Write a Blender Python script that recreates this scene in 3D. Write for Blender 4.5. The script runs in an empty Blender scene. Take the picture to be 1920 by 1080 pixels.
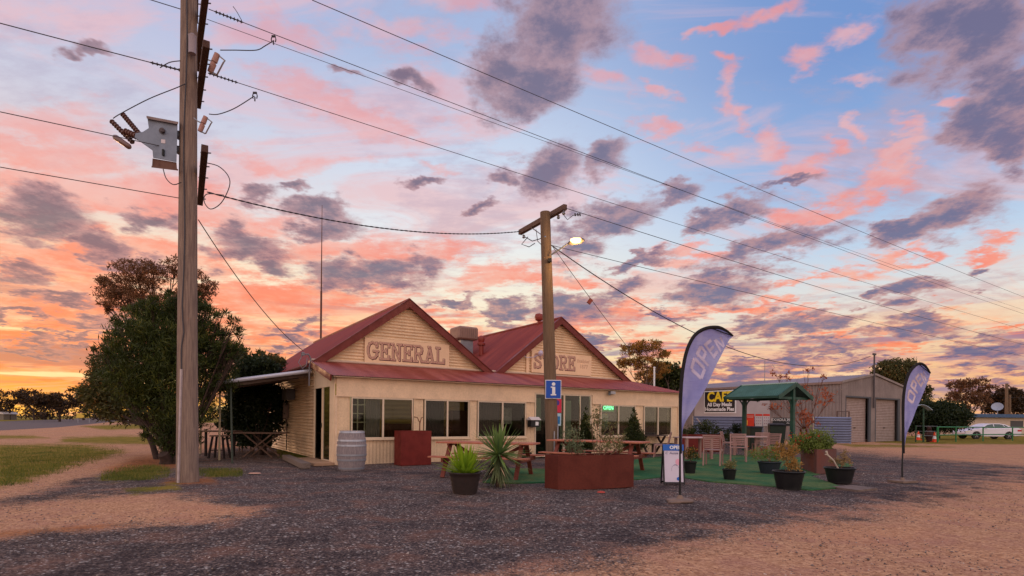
import bpy, math, random
import numpy as np
from mathutils import Vector, Matrix
R=math.radians
random.seed(7); RNG=np.random.default_rng(11)
scn=bpy.context.scene; COL=scn.collection
# ---------------------------------------------------------------- camera
FPX,CX,HZ,TH,HC=1050.0,960.0,787.5,0.00967,1.25
cam=bpy.data.cameras.new('camera'); camo=bpy.data.objects.new('camera',cam); COL.objects.link(camo)
cam.sensor_width=36; cam.lens=FPX/1920*36; cam.shift_y=(HZ-540)/1920; cam.clip_end=9000; cam.clip_start=0.1
camo.location=(0,0,HC); camo.rotation_euler=(Matrix.Rotation(R(90),3,'X')@Matrix.Rotation(TH,3,'Z')).to_euler()
scn.camera=camo
# ---------------------------------------------------------------- colour management
scn.view_settings.view_transform='Standard'; scn.view_settings.look='None'
scn.view_settings.exposure=0.0; scn.view_settings.gamma=1.0; scn.view_settings.use_curve_mapping=False
# ---------------------------------------------------------------- geometry of the view (used to place things where they stand)
def ray(px,py):
    a=(px-CX)/FPX; b=(HZ-py)/FPX
    return np.array([a*math.cos(TH)-b*math.sin(TH),1.0,a*math.sin(TH)+b*math.cos(TH)])
def G(px,py,z=0.0):
    r=ray(px,py); return np.array([0,0,HC])+r*((z-HC)/r[2])
def P(px,py,Y): return np.array([0,0,HC])+ray(px,py)*Y
YAW=R(57.1)
d1=np.array([math.sin(YAW),math.cos(YAW),0.0]); d2=np.array([-math.cos(YAW),math.sin(YAW),0.0])
ORG=G(627,872); ANG=R(90)-YAW
def UW(u,w,z=0.0): return ORG+d1*u+d2*w+np.array([0,0,z])
def lin(c):
    return tuple(((x/255)/12.92 if x/255<=0.04045 else ((x/255+0.055)/1.055)**2.4) for x in c)
# ---------------------------------------------------------------- node helpers
class NT:
    def __init__(s,tree): s.t=tree; s.n=tree.nodes; s.l=tree.links
    def new(s,ty,**k):
        n=s.n.new(ty)
        for a,b in k.items(): setattr(n,a,b)
        return n
    def put(s,sock,v):
        if isinstance(v,bpy.types.NodeSocket): s.l.new(v,sock)
        else: sock.default_value=v
    def m(s,op,a,b=0.0,c=None,clamp=False):
        n=s.new('ShaderNodeMath',operation=op,use_clamp=clamp); s.put(n.inputs[0],a); s.put(n.inputs[1],b)
        if c is not None: s.put(n.inputs[2],c)
        return n.outputs[0]
    def vm(s,op,a,b=None,scale=None):
        n=s.new('ShaderNodeVectorMath',operation=op); s.put(n.inputs[0],a)
        if b is not None: s.put(n.inputs[1],b)
        if scale is not None: s.put(n.inputs['Scale'],scale)
        return n.outputs['Value'] if op in('LENGTH','DOT_PRODUCT') else n.outputs[0]
    def mix(s,f,a,b,blend='MIX'):
        n=s.new('ShaderNodeMix',data_type='RGBA',blend_type=blend); s.put(n.inputs[0],f)
        for i,v in ((6,a),(7,b)):
            if not isinstance(v,bpy.types.NodeSocket): v=tuple(v)[:3]+(1.0,)
            s.put(n.inputs[i],v)
        return n.outputs[2]
    def rng(s,v,a,b,c=0.0,d=1.0,smooth=True):
        n=s.new('ShaderNodeMapRange',interpolation_type='SMOOTHSTEP' if smooth else 'LINEAR')
        for i,x in enumerate((v,a,b,c,d)): s.put(n.inputs[i],x)
        return n.outputs[0]
    def noise(s,vec,scale,detail=4,rough=0.5,dist=0.0,out='Fac',dim='3D'):
        n=s.new('ShaderNodeTexNoise',noise_dimensions=dim); 
        if vec is not None: s.put(n.inputs['Vector'],vec)
        s.put(n.inputs['Scale'],scale); s.put(n.inputs['Detail'],detail); s.put(n.inputs['Roughness'],rough); s.put(n.inputs['Distortion'],dist)
        return n.outputs[out]
    def ramp(s,f,stops,interp='LINEAR'):
        n=s.new('ShaderNodeValToRGB'); e=n.color_ramp; e.interpolation=interp
        while len(e.elements)<len(stops): e.elements.new(0.5)
        for i,(p,c) in enumerate(stops): e.elements[i].position=p; e.elements[i].color=tuple(c)[:3]+(1.0,)
        s.put(n.inputs[0],f); return n.outputs[0]
    def sep(s,v):
        n=s.new('ShaderNodeSeparateXYZ'); s.put(n.inputs[0],v); return n.outputs
    def comb(s,x,y,z):
        n=s.new('ShaderNodeCombineXYZ'); s.put(n.inputs[0],x); s.put(n.inputs[1],y); s.put(n.inputs[2],z); return n.outputs[0]
# ---------------------------------------------------------------- world : dawn sky with broken cloud
W=bpy.data.worlds.new("World"); scn.world=W; W.use_nodes=True
T=NT(W.node_tree); T.n.clear()
def build_sky():
    tc=T.new('ShaderNodeTexCoord'); v=tc.outputs['Generated']
    x,y,z=T.sep(v)[:3]
    zc=T.m('MAXIMUM',z,0.0)
    # screen-independent azimuth factor: 0 toward the glow in the west-north-west corner, 1 to the right
    hl=T.m('MAXIMUM',T.m('SQRT',T.m('ADD',T.m('MULTIPLY',x,x),T.m('MULTIPLY',y,y))),0.001)
    ax=T.m('DIVIDE',x,hl)      # -1 .. 1
    el=zc                      # sine of elevation
    left=T.ramp(el,[(0.0,lin((255,196,80))),(0.018,lin((255,186,84))),(0.045,lin((254,150,74))),(0.10,lin((254,186,120))),(0.17,lin((255,240,200))),(0.24,lin((252,224,190))),(0.3,lin((232,212,208))),(0.42,lin((205,206,224))),(0.55,lin((180,188,222))),(1.0,lin((125,150,205)))])
    mid=T.ramp(el,[(0.0,lin((255,190,120))),(0.06,lin((255,196,130))),(0.12,lin((255,236,186))),(0.21,lin((250,240,216))),(0.32,lin((230,236,242))),(0.42,lin((206,218,238))),(0.55,lin((168,186,222))),(1.0,lin((110,145,210)))])
    right=T.ramp(el,[(0.0,lin((250,186,120))),(0.06,lin((248,190,130))),(0.12,lin((240,206,170))),(0.18,lin((230,226,218))),(0.26,lin((192,212,234))),(0.36,lin((150,180,224))),(0.5,lin((118,152,208))),(1.0,lin((98,138,200)))])
    base=T.mix(T.rng(ax,-0.62,-0.1),left,mid); base=T.mix(T.rng(ax,-0.05,0.55),base,right)
    # cloud-deck coordinates
    den=T.m('ADD',zc,0.16)
    cp=T.comb(T.m('DIVIDE',x,den),T.m('DIVIDE',y,den),0.0)
    rot=T.new('ShaderNodeMapping',vector_type='POINT'); T.put(rot.inputs['Vector'],cp); rot.inputs['Rotation'].default_value=(0,0,R(-8)); rot.inputs['Scale'].default_value=(1.0,2.0,1.0)
    cps=rot.outputs[0]
    nA=T.noise(cp,3.4,8,0.64,0.0,dim='2D'); nB=T.noise(cps,1.6,6,0.62,0.7,dim='2D'); nC=T.noise(cps,4.0,6,0.6,0.0,dim='2D'); nD=T.noise(cp,1.3,6,0.6,0.0,dim='2D'); nF=T.noise(cps,8.5,6,0.66,0.0,dim='2D'); nG=T.noise(cp,9.0,6,0.68,0.0,dim='2D')
    # warp of direction for ragged outlines
    wc=T.noise(cp,3.4,5,0.62,0.0,'Color',dim='2D'); vw=T.vm('ADD',v,T.vm('SCALE',T.vm('SUBTRACT',wc,(0.5,0.5,0.5)),scale=0.10))
    def field(blobs,start=None):
        d=start; src=vw
        for bi,(px,py,rx,ry,an) in enumerate(blobs):
            if d is not None and bi%5==0: src=T.vm('ADD',vw,T.m('MULTIPLY',d,1e-7))
            c=Vector(ray(px,py)); ln=c.length; c.normalize()
            def dv(ax_,ay_): 
                q=Vector(ray(px+ax_,py-ay_)).normalized(); return q-c
            ca,sa=math.cos(R(an)),math.sin(R(an))
            e1=dv(rx*ca,rx*sa); e2=dv(-ry*sa,ry*ca)
            sx,sy=e1.length,e2.length
            X=e1.normalized(); Z=(c-X*c.dot(X)).normalized(); Yv=Z.cross(X).normalized()
            M=Matrix((X,Yv,Z)).transposed()
            n=T.new('ShaderNodeMapping',vector_type='TEXTURE'); T.put(n.inputs['Vector'],src)
            n.inputs['Location'].default_value=c; n.inputs['Rotation'].default_value=M.to_euler(); n.inputs['Scale'].default_value=(sx,sy,0.6)
            L=T.vm('LENGTH',n.outputs[0])
            d=L if d is None else T.m('SMOOTH_MIN',d,L,0.22)
        return d
    coral=[(850,180,120,40,-32),(640,205,170,22,-20),(860,15,70,22,0),(1135,150,60,22,-25),(1240,235,60,16,-8),(1365,165,30,60,30),(1430,20,80,16,6),(1330,45,60,10,20),(1345,110,30,16,-40),(1390,205,22,34,30),(1230,170,50,12,-20),
      (1455,270,30,38,30),(1560,285,40,16,-30),(1610,260,16,34,25),(1640,350,60,20,12),(1560,390,75,18,18),(1470,400,55,16,0),(1500,320,45,30,0),(1790,205,24,14,0),(1520,110,60,24,20),(1620,150,50,20,-15),(1240,110,70,26,-25),(1500,410,90,20,10),(1320,270,90,20,-12),(1700,300,70,18,10),(760,60,110,24,-15),(500,60,120,26,-10),(1600,60,70,24,10),(1720,250,50,20,-30),(1895,440,45,18,0),(1850,478,75,13,0),
      (1690,480,70,14,10),(1520,520,120,12,6),(1420,575,150,12,0),(1560,625,110,10,0),(1800,590,80,10,5),(1870,620,80,9,0),(1700,640,120,9,0),
      (60,235,110,30,0),(60,285,130,26,-5),(240,365,180,26,-4),(90,345,100,14,-8),(150,480,240,34,0),(90,560,260,44,0),(250,640,260,34,0),(430,415,90,18,0),(480,560,240,28,0),(650,600,200,30,0),(680,465,170,24,0),
      (970,520,110,18,0),(1130,600,170,24,5),(1230,650,110,18,0),(1300,700,130,16,0),(820,300,50,10,-8),(560,300,110,14,0),(1060,520,90,16,0),(1290,480,70,18,0),(900,640,120,16,0),(1600,715,200,10,0),(700,660,200,22,0),(60,690,160,18,0)]
    dark=[(1040,30,120,80,0),(1000,140,84,80,10),(1030,318,58,42,25),(1135,285,48,34,30),(948,345,26,16,0),(1150,408,92,34,18),(1262,368,46,22,20),(1372,396,64,22,14),(1310,428,60,16,10),
      (1445,468,138,24,15),(1345,540,100,28,6),(1780,405,88,34,15),(1700,432,45,18,10),(1830,60,150,80,22),(1900,180,80,50,40),(1850,235,60,44,20),(1905,265,40,50,0),(1715,545,58,20,12),(1640,548,32,10,10),(1835,508,26,12,0),
      (1500,602,112,17,4),(1415,612,55,17,0),(1560,652,95,15,0),(1730,608,86,17,5),(1835,662,105,19,9),(1900,700,50,12,0),(1400,668,34,5,0),(1390,700,80,17,0),(1490,688,50,13,0),(1620,680,60,12,0),
      (1160,546,52,18,6),(1060,578,92,26,3),(960,585,44,18,0),(1188,655,44,9,0),(700,515,106,30,0),(785,500,36,20,-10),(600,405,68,25,-8),(555,338,28,11,-5),(475,362,36,20,15),(800,340,38,9,15),
      (462,460,82,28,-6),(505,500,34,16,0),(280,408,52,24,0),(70,400,95,36,-8),(180,458,66,16,-14),(28,515,60,15,0),(170,600,60,14,0),(60,655,80,9,0),(250,500,60,14,0),(110,560,60,10,0),(560,612,50,9,8),(540,640,60,8,0),
      (175,110,45,12,-20),(645,142,34,9,0),(765,165,50,16,-20),(1095,470,42,20,25),(1190,490,70,12,12),(890,395,40,10,10),(1480,350,50,8,10),(1250,595,60,8,0),(30,590,60,8,0),(230,560,60,8,0),(300,600,70,7,0),(120,635,80,6,0),(360,655,70,8,0),(1110,640,50,9,0),(1330,640,50,8,0),(1780,720,110,8,0),(1440,735,120,8,0),(850,560,44,10,10)]
    up=T.rng(el,0.0,0.5)
    streak=T.rng(nB,0.46,0.70)
    pale=T.mix(up,lin((255,178,138)),lin((232,188,196)))
    sky0=T.mix(T.m('MULTIPLY',streak,T.rng(ax,0.9,-0.9,0.5,0.8,False)),base,pale)
    veil=T.rng(T.m('ADD',T.m('MULTIPLY',nD,0.6),T.m('MULTIPLY',nF,0.4)),0.46,0.66); sky0=T.mix(T.m('MULTIPLY',veil,T.rng(ax,-0.2,0.5,0.42,0.62,False)),sky0,T.mix(up,lin((214,160,150)),lin((172,164,192))))
    hs=T.noise(T.comb(T.m('MULTIPLY',x,2.6),T.m('MULTIPLY',y,2.6),T.m('MULTIPLY',z,42.0)),1.0,6,0.62,0.5)
    lowm=T.m('MULTIPLY',T.rng(el,0.24,0.10),T.rng(el,0.0,0.02,0.4,1.0))
    if False: sky0=T.mix(T.m('MULTIPLY',T.m('MULTIPLY',T.rng(hs,0.52,0.64),lowm),0.8),sky0,T.mix(T.rng(ax,-0.5,0.2),lin((255,222,130)),lin((252,214,168))))
    if False: sky0=T.mix(T.m('MULTIPLY',T.m('MULTIPLY',T.rng(hs,0.47,0.36),lowm),0.72),sky0,T.mix(T.rng(ax,-0.7,0.1),lin((214,110,76)),lin((148,128,158))))
    ccol=T.mix(T.rng(el,0.06,0.5),lin((255,120,74)),lin((246,146,132)))
    ccol=T.mix(T.rng(nA,0.35,0.68),ccol,T.mix(up,lin((255,172,124)),lin((240,184,184))))
    nE=T.m('ADD',T.m('MULTIPLY',nA,0.58),T.m('ADD',T.m('MULTIPLY',nC,0.14),T.m('MULTIPLY',nG,0.28)))
    warm=T.mix(up,lin((196,134,124)),lin((172,140,152)))
    deep=T.mix(T.rng(ax,-0.7,0.4),lin((118,98,114)),T.mix(up,lin((98,98,138)),lin((112,104,134))))
    # general tendency to rosy cloud low on the side of the glow
    boost=T.m('MULTIPLY',T.rng(ax,0.1,-0.6,0.12,0.42),T.m('MULTIPLY',T.rng(el,0.45,0.3),T.rng(el,0.02,0.09)))
    cn=T.m('ADD',boost,T.m('MULTIPLY',T.m('SUBTRACT',T.m('ADD',T.m('MULTIPLY',nC,0.5),T.m('ADD',T.m('MULTIPLY',nF,0.28),T.m('MULTIPLY',nG,0.22))),0.5),4.4))
    dn=T.m('MULTIPLY',T.m('SUBTRACT',nE,0.5),2.5)
    calpha=T.m('ADD',T.rng(el,0.22,0.40,0.85,0.48),T.m('MULTIPLY',T.rng(ax,0.1,0.35,0.0,0.22),T.rng(el,0.22,0.4)))
    def detailed(lo,hi):
        C_=[(q[0],q[1],q[2]*(1.3 if q[0]<1000 else 1.05),q[3]*(1.35 if q[0]<1000 else 1.1),q[4]) for q in coral if lo-q[2]*1.7<q[0]<hi+q[2]*1.7]
        D_=[(q[0],q[1],q[2]*1.25,q[3]*1.35,q[4]) for q in dark if lo-q[2]*1.6<q[0]<hi+q[2]*1.6]
        dc=field(C_); dd=field(D_,T.m('ADD',T.m('MULTIPLY',dc,1e-7),3.0))
        cm=T.rng(T.m('ADD',T.m('SUBTRACT',1.0,dc),cn),-0.15,0.85)
        k=T.mix(T.m('MULTIPLY',cm,calpha),sky0,ccol)
        k=T.mix(T.m('MULTIPLY',T.m('MULTIPLY',T.rng(hs,0.54,0.64),lowm),0.75),k,T.mix(T.rng(ax,-0.5,0.2),lin((255,238,176)),lin((252,218,176))))
        k=T.mix(T.m('MULTIPLY',T.m('MULTIPLY',T.rng(hs,0.47,0.37),lowm),0.8),k,T.mix(T.rng(ax,-0.7,0.1),lin((176,112,104)),lin((146,126,156))))
        body=T.m('ADD',T.m('SUBTRACT',1.0,dd),dn)
        dm=T.rng(body,-0.12,0.42)
        core=T.rng(T.m('ADD',body,T.m('MULTIPLY',T.m('SUBTRACT',nG,0.5),1.7)),0.05,1.0)
        k=T.mix(T.m('MULTIPLY',dm,0.9),k,T.mix(core,warm,deep))
        bg=T.new('ShaderNodeBackground'); T.put(bg.inputs[0],k); return bg.outputs[0]
    def mixs(f,a_,b_):
        n=T.new('ShaderNodeMixShader'); T.put(n.inputs[0],f); T.l.new(a_,n.inputs[1]); T.l.new(b_,n.inputs[2]); return n.outputs[0]
    # the broken cloud is worked out piecewise by compass sector (costs less than all at once)
    cuts=[360,800,1180,1540]; sl_=[(c-CX)/FPX for c in cuts]; edges=[-400]+cuts+[2300]
    t_=T.m('DIVIDE',x,T.m('MAXIMUM',y,0.01))
    sh=detailed(edges[0],edges[1])
    for i,c in enumerate(sl_): sh=mixs(T.rng(t_,c-0.012,c+0.012,0,1,False),sh,detailed(edges[i+1],edges[i+2]))
    # eastern half behind the photographer and straight overhead: broad pale glow, brightened out of view to light the store front
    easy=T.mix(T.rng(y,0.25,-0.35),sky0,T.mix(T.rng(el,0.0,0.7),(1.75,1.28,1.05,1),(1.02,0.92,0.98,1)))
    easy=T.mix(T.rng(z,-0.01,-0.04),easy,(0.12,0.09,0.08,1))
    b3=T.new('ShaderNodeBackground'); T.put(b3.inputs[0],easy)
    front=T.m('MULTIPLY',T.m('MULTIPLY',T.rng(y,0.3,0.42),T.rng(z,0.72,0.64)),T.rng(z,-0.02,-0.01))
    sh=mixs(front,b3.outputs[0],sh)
    st=T.new('ShaderNodeTexSky',sky_type='NISHITA',sun_disc=False); st.sun_elevation=R(2.5); st.sun_rotation=R(-46)
    b2=T.new('ShaderNodeBackground'); T.put(b2.inputs[0],st.outputs[0]); b2.inputs[1].default_value=0.008
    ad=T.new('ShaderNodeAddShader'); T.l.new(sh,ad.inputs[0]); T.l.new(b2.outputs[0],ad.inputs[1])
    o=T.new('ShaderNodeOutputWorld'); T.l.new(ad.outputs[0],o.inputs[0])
build_sky()
W.cycles.sampling_method='MANUAL'; W.cycles.sample_map_resolution=512
# ---------------------------------------------------------------- sun just above the north-western horizon
sl=bpy.data.lights.new('sun','SUN'); sl.energy=0.6; sl.angle=R(9); sl.color=(1.0,0.55,0.28)
so=bpy.data.objects.new('sun',sl); COL.objects.link(so)
so.rotation_euler=Vector((math.sin(R(-46))*math.cos(R(3.5)),math.cos(R(-46))*math.cos(R(3.5)),math.sin(R(3.5)))).to_track_quat('Z','Y').to_euler()
# ---------------------------------------------------------------- materials
MATS={}
def mat(name,col,rough=0.75,metal=0.0,var=0.0,vscale=4.0,bump=0.0,bscale=60.0,col2=None,spec=0.35,stretch=None,grain=0.0):
    if name in MATS: return MATS[name]
    m=bpy.data.materials.new(name); m.use_nodes=True; t=NT(m.node_tree); b=m.node_tree.nodes['Principled BSDF']
    c=lin(col)
    b.inputs['Roughness'].default_value=rough; b.inputs['Metallic'].default_value=metal; b.inputs['Specular IOR Level'].default_value=spec
    tc=t.new('ShaderNodeTexCoord'); vec=tc.outputs['Object']
    if stretch:
        mp=t.new('ShaderNodeMapping'); t.put(mp.inputs[0],vec); mp.inputs['Scale'].default_value=stretch; vec=mp.outputs[0]
    if var>0 or col2:
        c2=lin(col2) if col2 else tuple(max(0,x*(1-var)) for x in c)
        f=t.rng(t.noise(vec,vscale,6,0.6,0.3),0.35,0.68)
        cc=t.mix(f,c,c2)
        if grain>0:
            g=t.noise(vec,vscale*14,4,0.65); cc=t.mix(t.rng(g,0.4,0.7,0,grain),cc,tuple(x*0.45 for x in c))
        t.put(b.inputs['Base Color'],cc)
        rr=t.rng(f,0,1,rough-0.06,min(1,rough+0.1),False); t.put(b.inputs['Roughness'],rr)
    else: b.inputs['Base Color'].default_value=c+(1,)
    if bump>0:
        bn=t.new('ShaderNodeBump'); bn.inputs['Strength'].default_value=bump; bn.inputs['Distance'].default_value=0.01
        t.put(bn.inputs['Height'],t.noise(vec,bscale,5,0.6)); t.put(b.inputs['Normal'],bn.outputs[0])
    MATS[name]=m; return m
def emis(name,col,s):
    if name in MATS: return MATS[name]
    m=bpy.data.materials.new(name); m.use_nodes=True; b=m.node_tree.nodes['Principled BSDF']; c=lin(col)
    b.inputs['Base Color'].default_value=c+(1,); b.inputs['Emission Color'].default_value=c+(1,); b.inputs['Emission Strength'].default_value=s
    MATS[name]=m; return m
def leafmat(name,a,bcol,c3=None,transl=0.35):
    if name in MATS: return MATS[name]
    m=bpy.data.materials.new(name); m.use_nodes=True; t=NT(m.node_tree); t.n.clear()
    g=t.new('ShaderNodeNewGeometry'); tc=t.new('ShaderNodeTexCoord')
    f=t.m('ADD',t.m('MULTIPLY',g.outputs['Random Per Island'],0.55),t.m('MULTIPLY',t.rng(t.noise(tc.outputs['Object'],1.6,3,0.6),0.3,0.7),0.5),clamp=True)
    stops=[(0.0,lin(a)),(0.75,lin(bcol)),(1.0,lin(c3 or bcol))]
    c=t.ramp(f,stops)
    d=t.new('ShaderNodeBsdfPrincipled'); t.put(d.inputs['Base Color'],c); d.inputs['Roughness'].default_value=0.55; d.inputs['Specular IOR Level'].default_value=0.3
    tr=t.new('ShaderNodeBsdfTranslucent'); t.put(tr.inputs[0],c)
    mx=t.new('ShaderNodeMixShader'); mx.inputs[0].default_value=transl; t.l.new(d.outputs[0],mx.inputs[1]); t.l.new(tr.outputs[0],mx.inputs[2])
    o=t.new('ShaderNodeOutputMaterial'); t.l.new(mx.outputs[0],o.inputs[0]); MATS[name]=m; return m
def glassmat(name='window glass',tint=(150,160,160),refl=0.12):
    if name in MATS: return MATS[name]
    m=bpy.data.materials.new(name); m.use_nodes=True; t=NT(m.node_tree); t.n.clear()
    tr=t.new('ShaderNodeBsdfTransparent'); tr.inputs[0].default_value=lin(tint)+(1,)
    gl=t.new('ShaderNodeBsdfGlossy'); gl.inputs['Roughness'].default_value=0.03
    fr=t.new('ShaderNodeFresnel'); fr.inputs[0].default_value=1.5
    f=t.m('ADD',t.m('MULTIPLY',fr.outputs[0],0.28),refl-0.09,clamp=True)
    mx=t.new('ShaderNodeMixShader'); t.put(mx.inputs[0],f); t.l.new(tr.outputs[0],mx.inputs[1]); t.l.new(gl.outputs[0],mx.inputs[2])
    o=t.new('ShaderNodeOutputMaterial'); t.l.new(mx.outputs[0],o.inputs[0]); MATS[name]=m; return m
cream=mat('cream paint',(232,200,168),0.65,var=0.16,vscale=1.6,grain=0.22,bump=0.08,bscale=30)
creamT=mat('cream trim paint',(232,204,172),0.5,var=0.1,vscale=2.5,grain=0.1)
creamC=mat('cream corrugated steel',(232,200,164),0.5,var=0.2,vscale=1.4,grain=0.3,spec=0.4)
redR=mat('red roof paint',(122,44,34),0.5,var=0.35,vscale=1.2,grain=0.3,spec=0.3,stretch=(0.25,2.2,0.25),col2=(148,66,54)); redV=mat('red verandah roof paint',(134,54,44),0.45,var=0.3,vscale=1.2,grain=0.3,spec=0.35,stretch=(2.2,0.25,0.25),col2=(164,88,76))
redB=mat('dark red barge paint',(110,30,22),0.45,var=0.2,vscale=3,grain=0.12)
galv=mat('galvanised steel',(150,152,160),0.42,0.55,var=0.25,vscale=3,grain=0.2)
whitem=mat('white enamel',(225,225,228),0.4,var=0.08,vscale=4)
black=mat('black plastic',(26,26,29),0.5,var=0.25,vscale=6,bump=0.1)
poleM=mat('weathered pole timber',(148,126,112),0.9,var=0.35,vscale=5,bump=0.5,bscale=40,stretch=(9,9,0.45),grain=0.5,col2=(112,94,88))
armM=mat('dark crossarm timber',(88,62,54),0.85,var=0.4,vscale=8,bump=0.4,stretch=(8,0.6,8),grain=0.3)
wireM=mat('conductor',(66,62,68),0.6,0.2)
porc=mat('brown porcelain',(108,74,66),0.28,var=0.2,vscale=20,spec=0.6)
pinkporc=mat('pinkish polymer insulator',(172,128,118),0.5,var=0.2,vscale=20)
tankM=mat('grey enamel tank',(122,132,150),0.45,var=0.16,vscale=5,grain=0.12)
rust=mat('rusted weathering steel',(98,38,24),0.75,var=0.2,vscale=2.2,grain=0.4,bump=0.1,col2=(84,32,22))
rustR=mat('red oxide steel',(112,24,16),0.6,var=0.25,vscale=4,grain=0.2,bump=0.05)
woodR=mat('red stained timber',(160,92,70),0.6,var=0.3,vscale=6,stretch=(1.2,12,12),grain=0.25,bump=0.15,col2=(196,120,92))
woodG=mat('grey weathered timber',(124,108,100),0.9,var=0.35,vscale=6,stretch=(1,10,10),grain=0.4,bump=0.3)
barrelM=mat('weathered barrel oak',(128,118,122),0.85,var=0.4,vscale=5,stretch=(14,14,0.8),grain=0.45,bump=0.3,col2=(160,146,146))
hoop=mat('galvanised hoop',(166,168,178),0.45,0.5,var=0.2,vscale=8)
turf=mat('green artificial turf',(48,98,62),0.95,var=0.3,vscale=1.1,grain=0.5,bump=0.5,bscale=300,col2=(98,112,70),spec=0.1)
soil=mat('potting soil',(52,38,32),0.98,var=0.4,vscale=20,bump=0.6)
interior=mat('interior plaster',(150,140,110),0.8,var=0.2,vscale=1.5)
interiorY=mat('yellow weatherboard',(186,166,112),0.7,var=0.15,vscale=1.5)
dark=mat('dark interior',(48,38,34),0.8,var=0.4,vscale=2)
glass=glassmat(tint=(205,208,200),refl=0.10)
floorM=mat('dark floor',(70,56,48),0.6,var=0.3)
# ---------------------------------------------------------------- mesh builder
class MB:
    def __init__(s): s.v=[]; s.f=[]; s.mi=[]
    def add(s,vs,fs,mi=0):
        o=len(s.v); s.v+= [tuple(map(float,p)) for p in vs]; s.f+=[tuple(i+o for i in f) for f in fs]; s.mi+=[mi]*len(fs); return s
    def box(s,c,d,rz=0.0,mi=0,tilt=None):
        x,y,z=d[0]/2,d[1]/2,d[2]/2
        vs=[Vector((a*x,b*y,e*z)) for a in(-1,1) for b in(-1,1) for e in(-1,1)]
        M=Matrix.Rotation(rz,3,'Z')
        if tilt: M=M@tilt
        vs=[M@q+Vector(c) for q in vs]
        return s.add(vs,[(0,1,3,2),(4,6,7,5),(0,4,5,1),(2,3,7,6),(0,2,6,4),(1,5,7,3)],mi)
    def bb(s,a,b,mi=0): # box by corners
        return s.box([(a[i]+b[i])/2 for i in range(3)],[abs(b[i]-a[i]) for i in range(3)],mi=mi)
    def bar(s,p,q,w,h=None,mi=0,up=(0,0,1)):
        h=h or w; p=Vector(p);q=Vector(q);d=(q-p); L=d.length; d.normalize(); u=Vector(up)
        if abs(d.dot(u))>0.98: u=Vector((1,0,0))
        sx=d.cross(u).normalized(); sy=sx.cross(d).normalized()
        vs=[]
        for e in(p,q):
            for a,b in((-1,-1),(1,-1),(1,1),(-1,1)): vs.append(e+sx*a*w/2+sy*b*h/2)
        return s.add(vs,[(3,2,1,0),(4,5,6,7),(0,1,5,4),(1,2,6,5),(2,3,7,6),(3,0,4,7)],mi)
    def tube(s,pts,rad,n=8,mi=0,cap=True):
        pts=[Vector(p) for p in pts]; rr=rad if hasattr(rad,'__len__') else [rad]*len(pts)
        vs=[];prev=None
        for i,p in enumerate(pts):
            d=(pts[min(i+1,len(pts)-1)]-pts[max(i-1,0)]).normalized()
            if prev is None:
                u=Vector((0,0,1)) if abs(d.z)<0.9 else Vector((1,0,0)); a=d.cross(u).normalized()
            else: a=(prev-d*prev.dot(d)).normalized()
            prev=a; b=d.cross(a)
            for k in range(n):
                t=2*math.pi*k/n; vs.append(p+(a*math.cos(t)+b*math.sin(t))*rr[i])
        fs=[(i*n+k,i*n+(k+1)%n,(i+1)*n+(k+1)%n,(i+1)*n+k) for i in range(len(pts)-1) for k in range(n)]
        if cap: fs+=[tuple(range(n))[::-1],tuple((len(pts)-1)*n+k for k in range(n))]
        return s.add(vs,fs,mi)
    def lathe(s,prof,c=(0,0,0),n=24,axis=None,mi=0,sx=1.0,sy=1.0):
        M=Vector(axis).normalized().to_track_quat('Z','Y').to_matrix() if axis else Matrix.Identity(3)
        vs=[]
        for r,z in prof:
            for k in range(n):
                t=2*math.pi*k/n; vs.append(M@Vector((r*math.cos(t)*sx,r*math.sin(t)*sy,z))+Vector(c))
        fs=[(i*n+k,i*n+(k+1)%n,(i+1)*n+(k+1)%n,(i+1)*n+k) for i in range(len(prof)-1) for k in range(n)]
        if prof[0][0]>1e-4: fs.append(tuple(range(n))[::-1])
        if prof[-1][0]>1e-4: fs.append(tuple((len(prof)-1)*n+k for k in range(n)))
        return s.add(vs,fs,mi)
    def prism(s,poly,fn,a,b,mi=0): # poly 2d -> fn(x,y,t) 3d, t from a to b
        n=len(poly); vs=[fn(x,y,a) for x,y in poly]+[fn(x,y,b) for x,y in poly]
        return s.add(vs,[tuple(range(n))[::-1],tuple(range(n,2*n))]+[(i,(i+1)%n,n+(i+1)%n,n+i) for i in range(n)],mi)
    def corr(s,fa,fb,n_,L,pitch=0.076,amp=0.009,sub=4,start=0.0,mi=0):
        """corrugated sheet: fa(t),fb(t) give both ends of the line at distance t across the ribs; n_ = normal"""
        N=max(2,int((L-start)/pitch*sub)); N_=Vector(n_); vs=[]
        for i in range(N+1):
            t=start+(L-start)*i/N; o=N_*(amp*math.sin(2*math.pi*t/pitch)); vs+= [Vector(fa(t))+o,Vector(fb(t))+o]
        return s.add(vs,[(2*i,2*i+1,2*i+3,2*i+2) for i in range(N)],mi)
    def build(s,name,m,parent=None,loc=None,rz=None,smooth=False,fixn=True,bevel=0.0):
        me=bpy.data.meshes.new(name); me.from_pydata(s.v,[],s.f)
        for q in (m if isinstance(m,(list,tuple)) else [m]): me.materials.append(q)
        if isinstance(m,(list,tuple)): me.polygons.foreach_set('material_index',s.mi)
        me.update()
        if fixn or bevel:
            import bmesh
            b=bmesh.new(); b.from_mesh(me)
            if bevel: bmesh.ops.bevel(b,geom=b.edges[:],offset=bevel,segments=1,affect='EDGES')
            bmesh.ops.recalc_face_normals(b,faces=b.faces); b.to_mesh(me); b.free()
        if smooth: me.polygons.foreach_set('use_smooth',[True]*len(me.polygons))
        o=bpy.data.objects.new(name,me); COL.objects.link(o)
        if parent: o.parent=parent
        if loc is not None: o.location=Vector(loc)
        if rz is not None: o.rotation_euler=(0,0,rz)
        if smooth:
            me.set_sharp_from_angle(angle=R(40))
        return o
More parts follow.
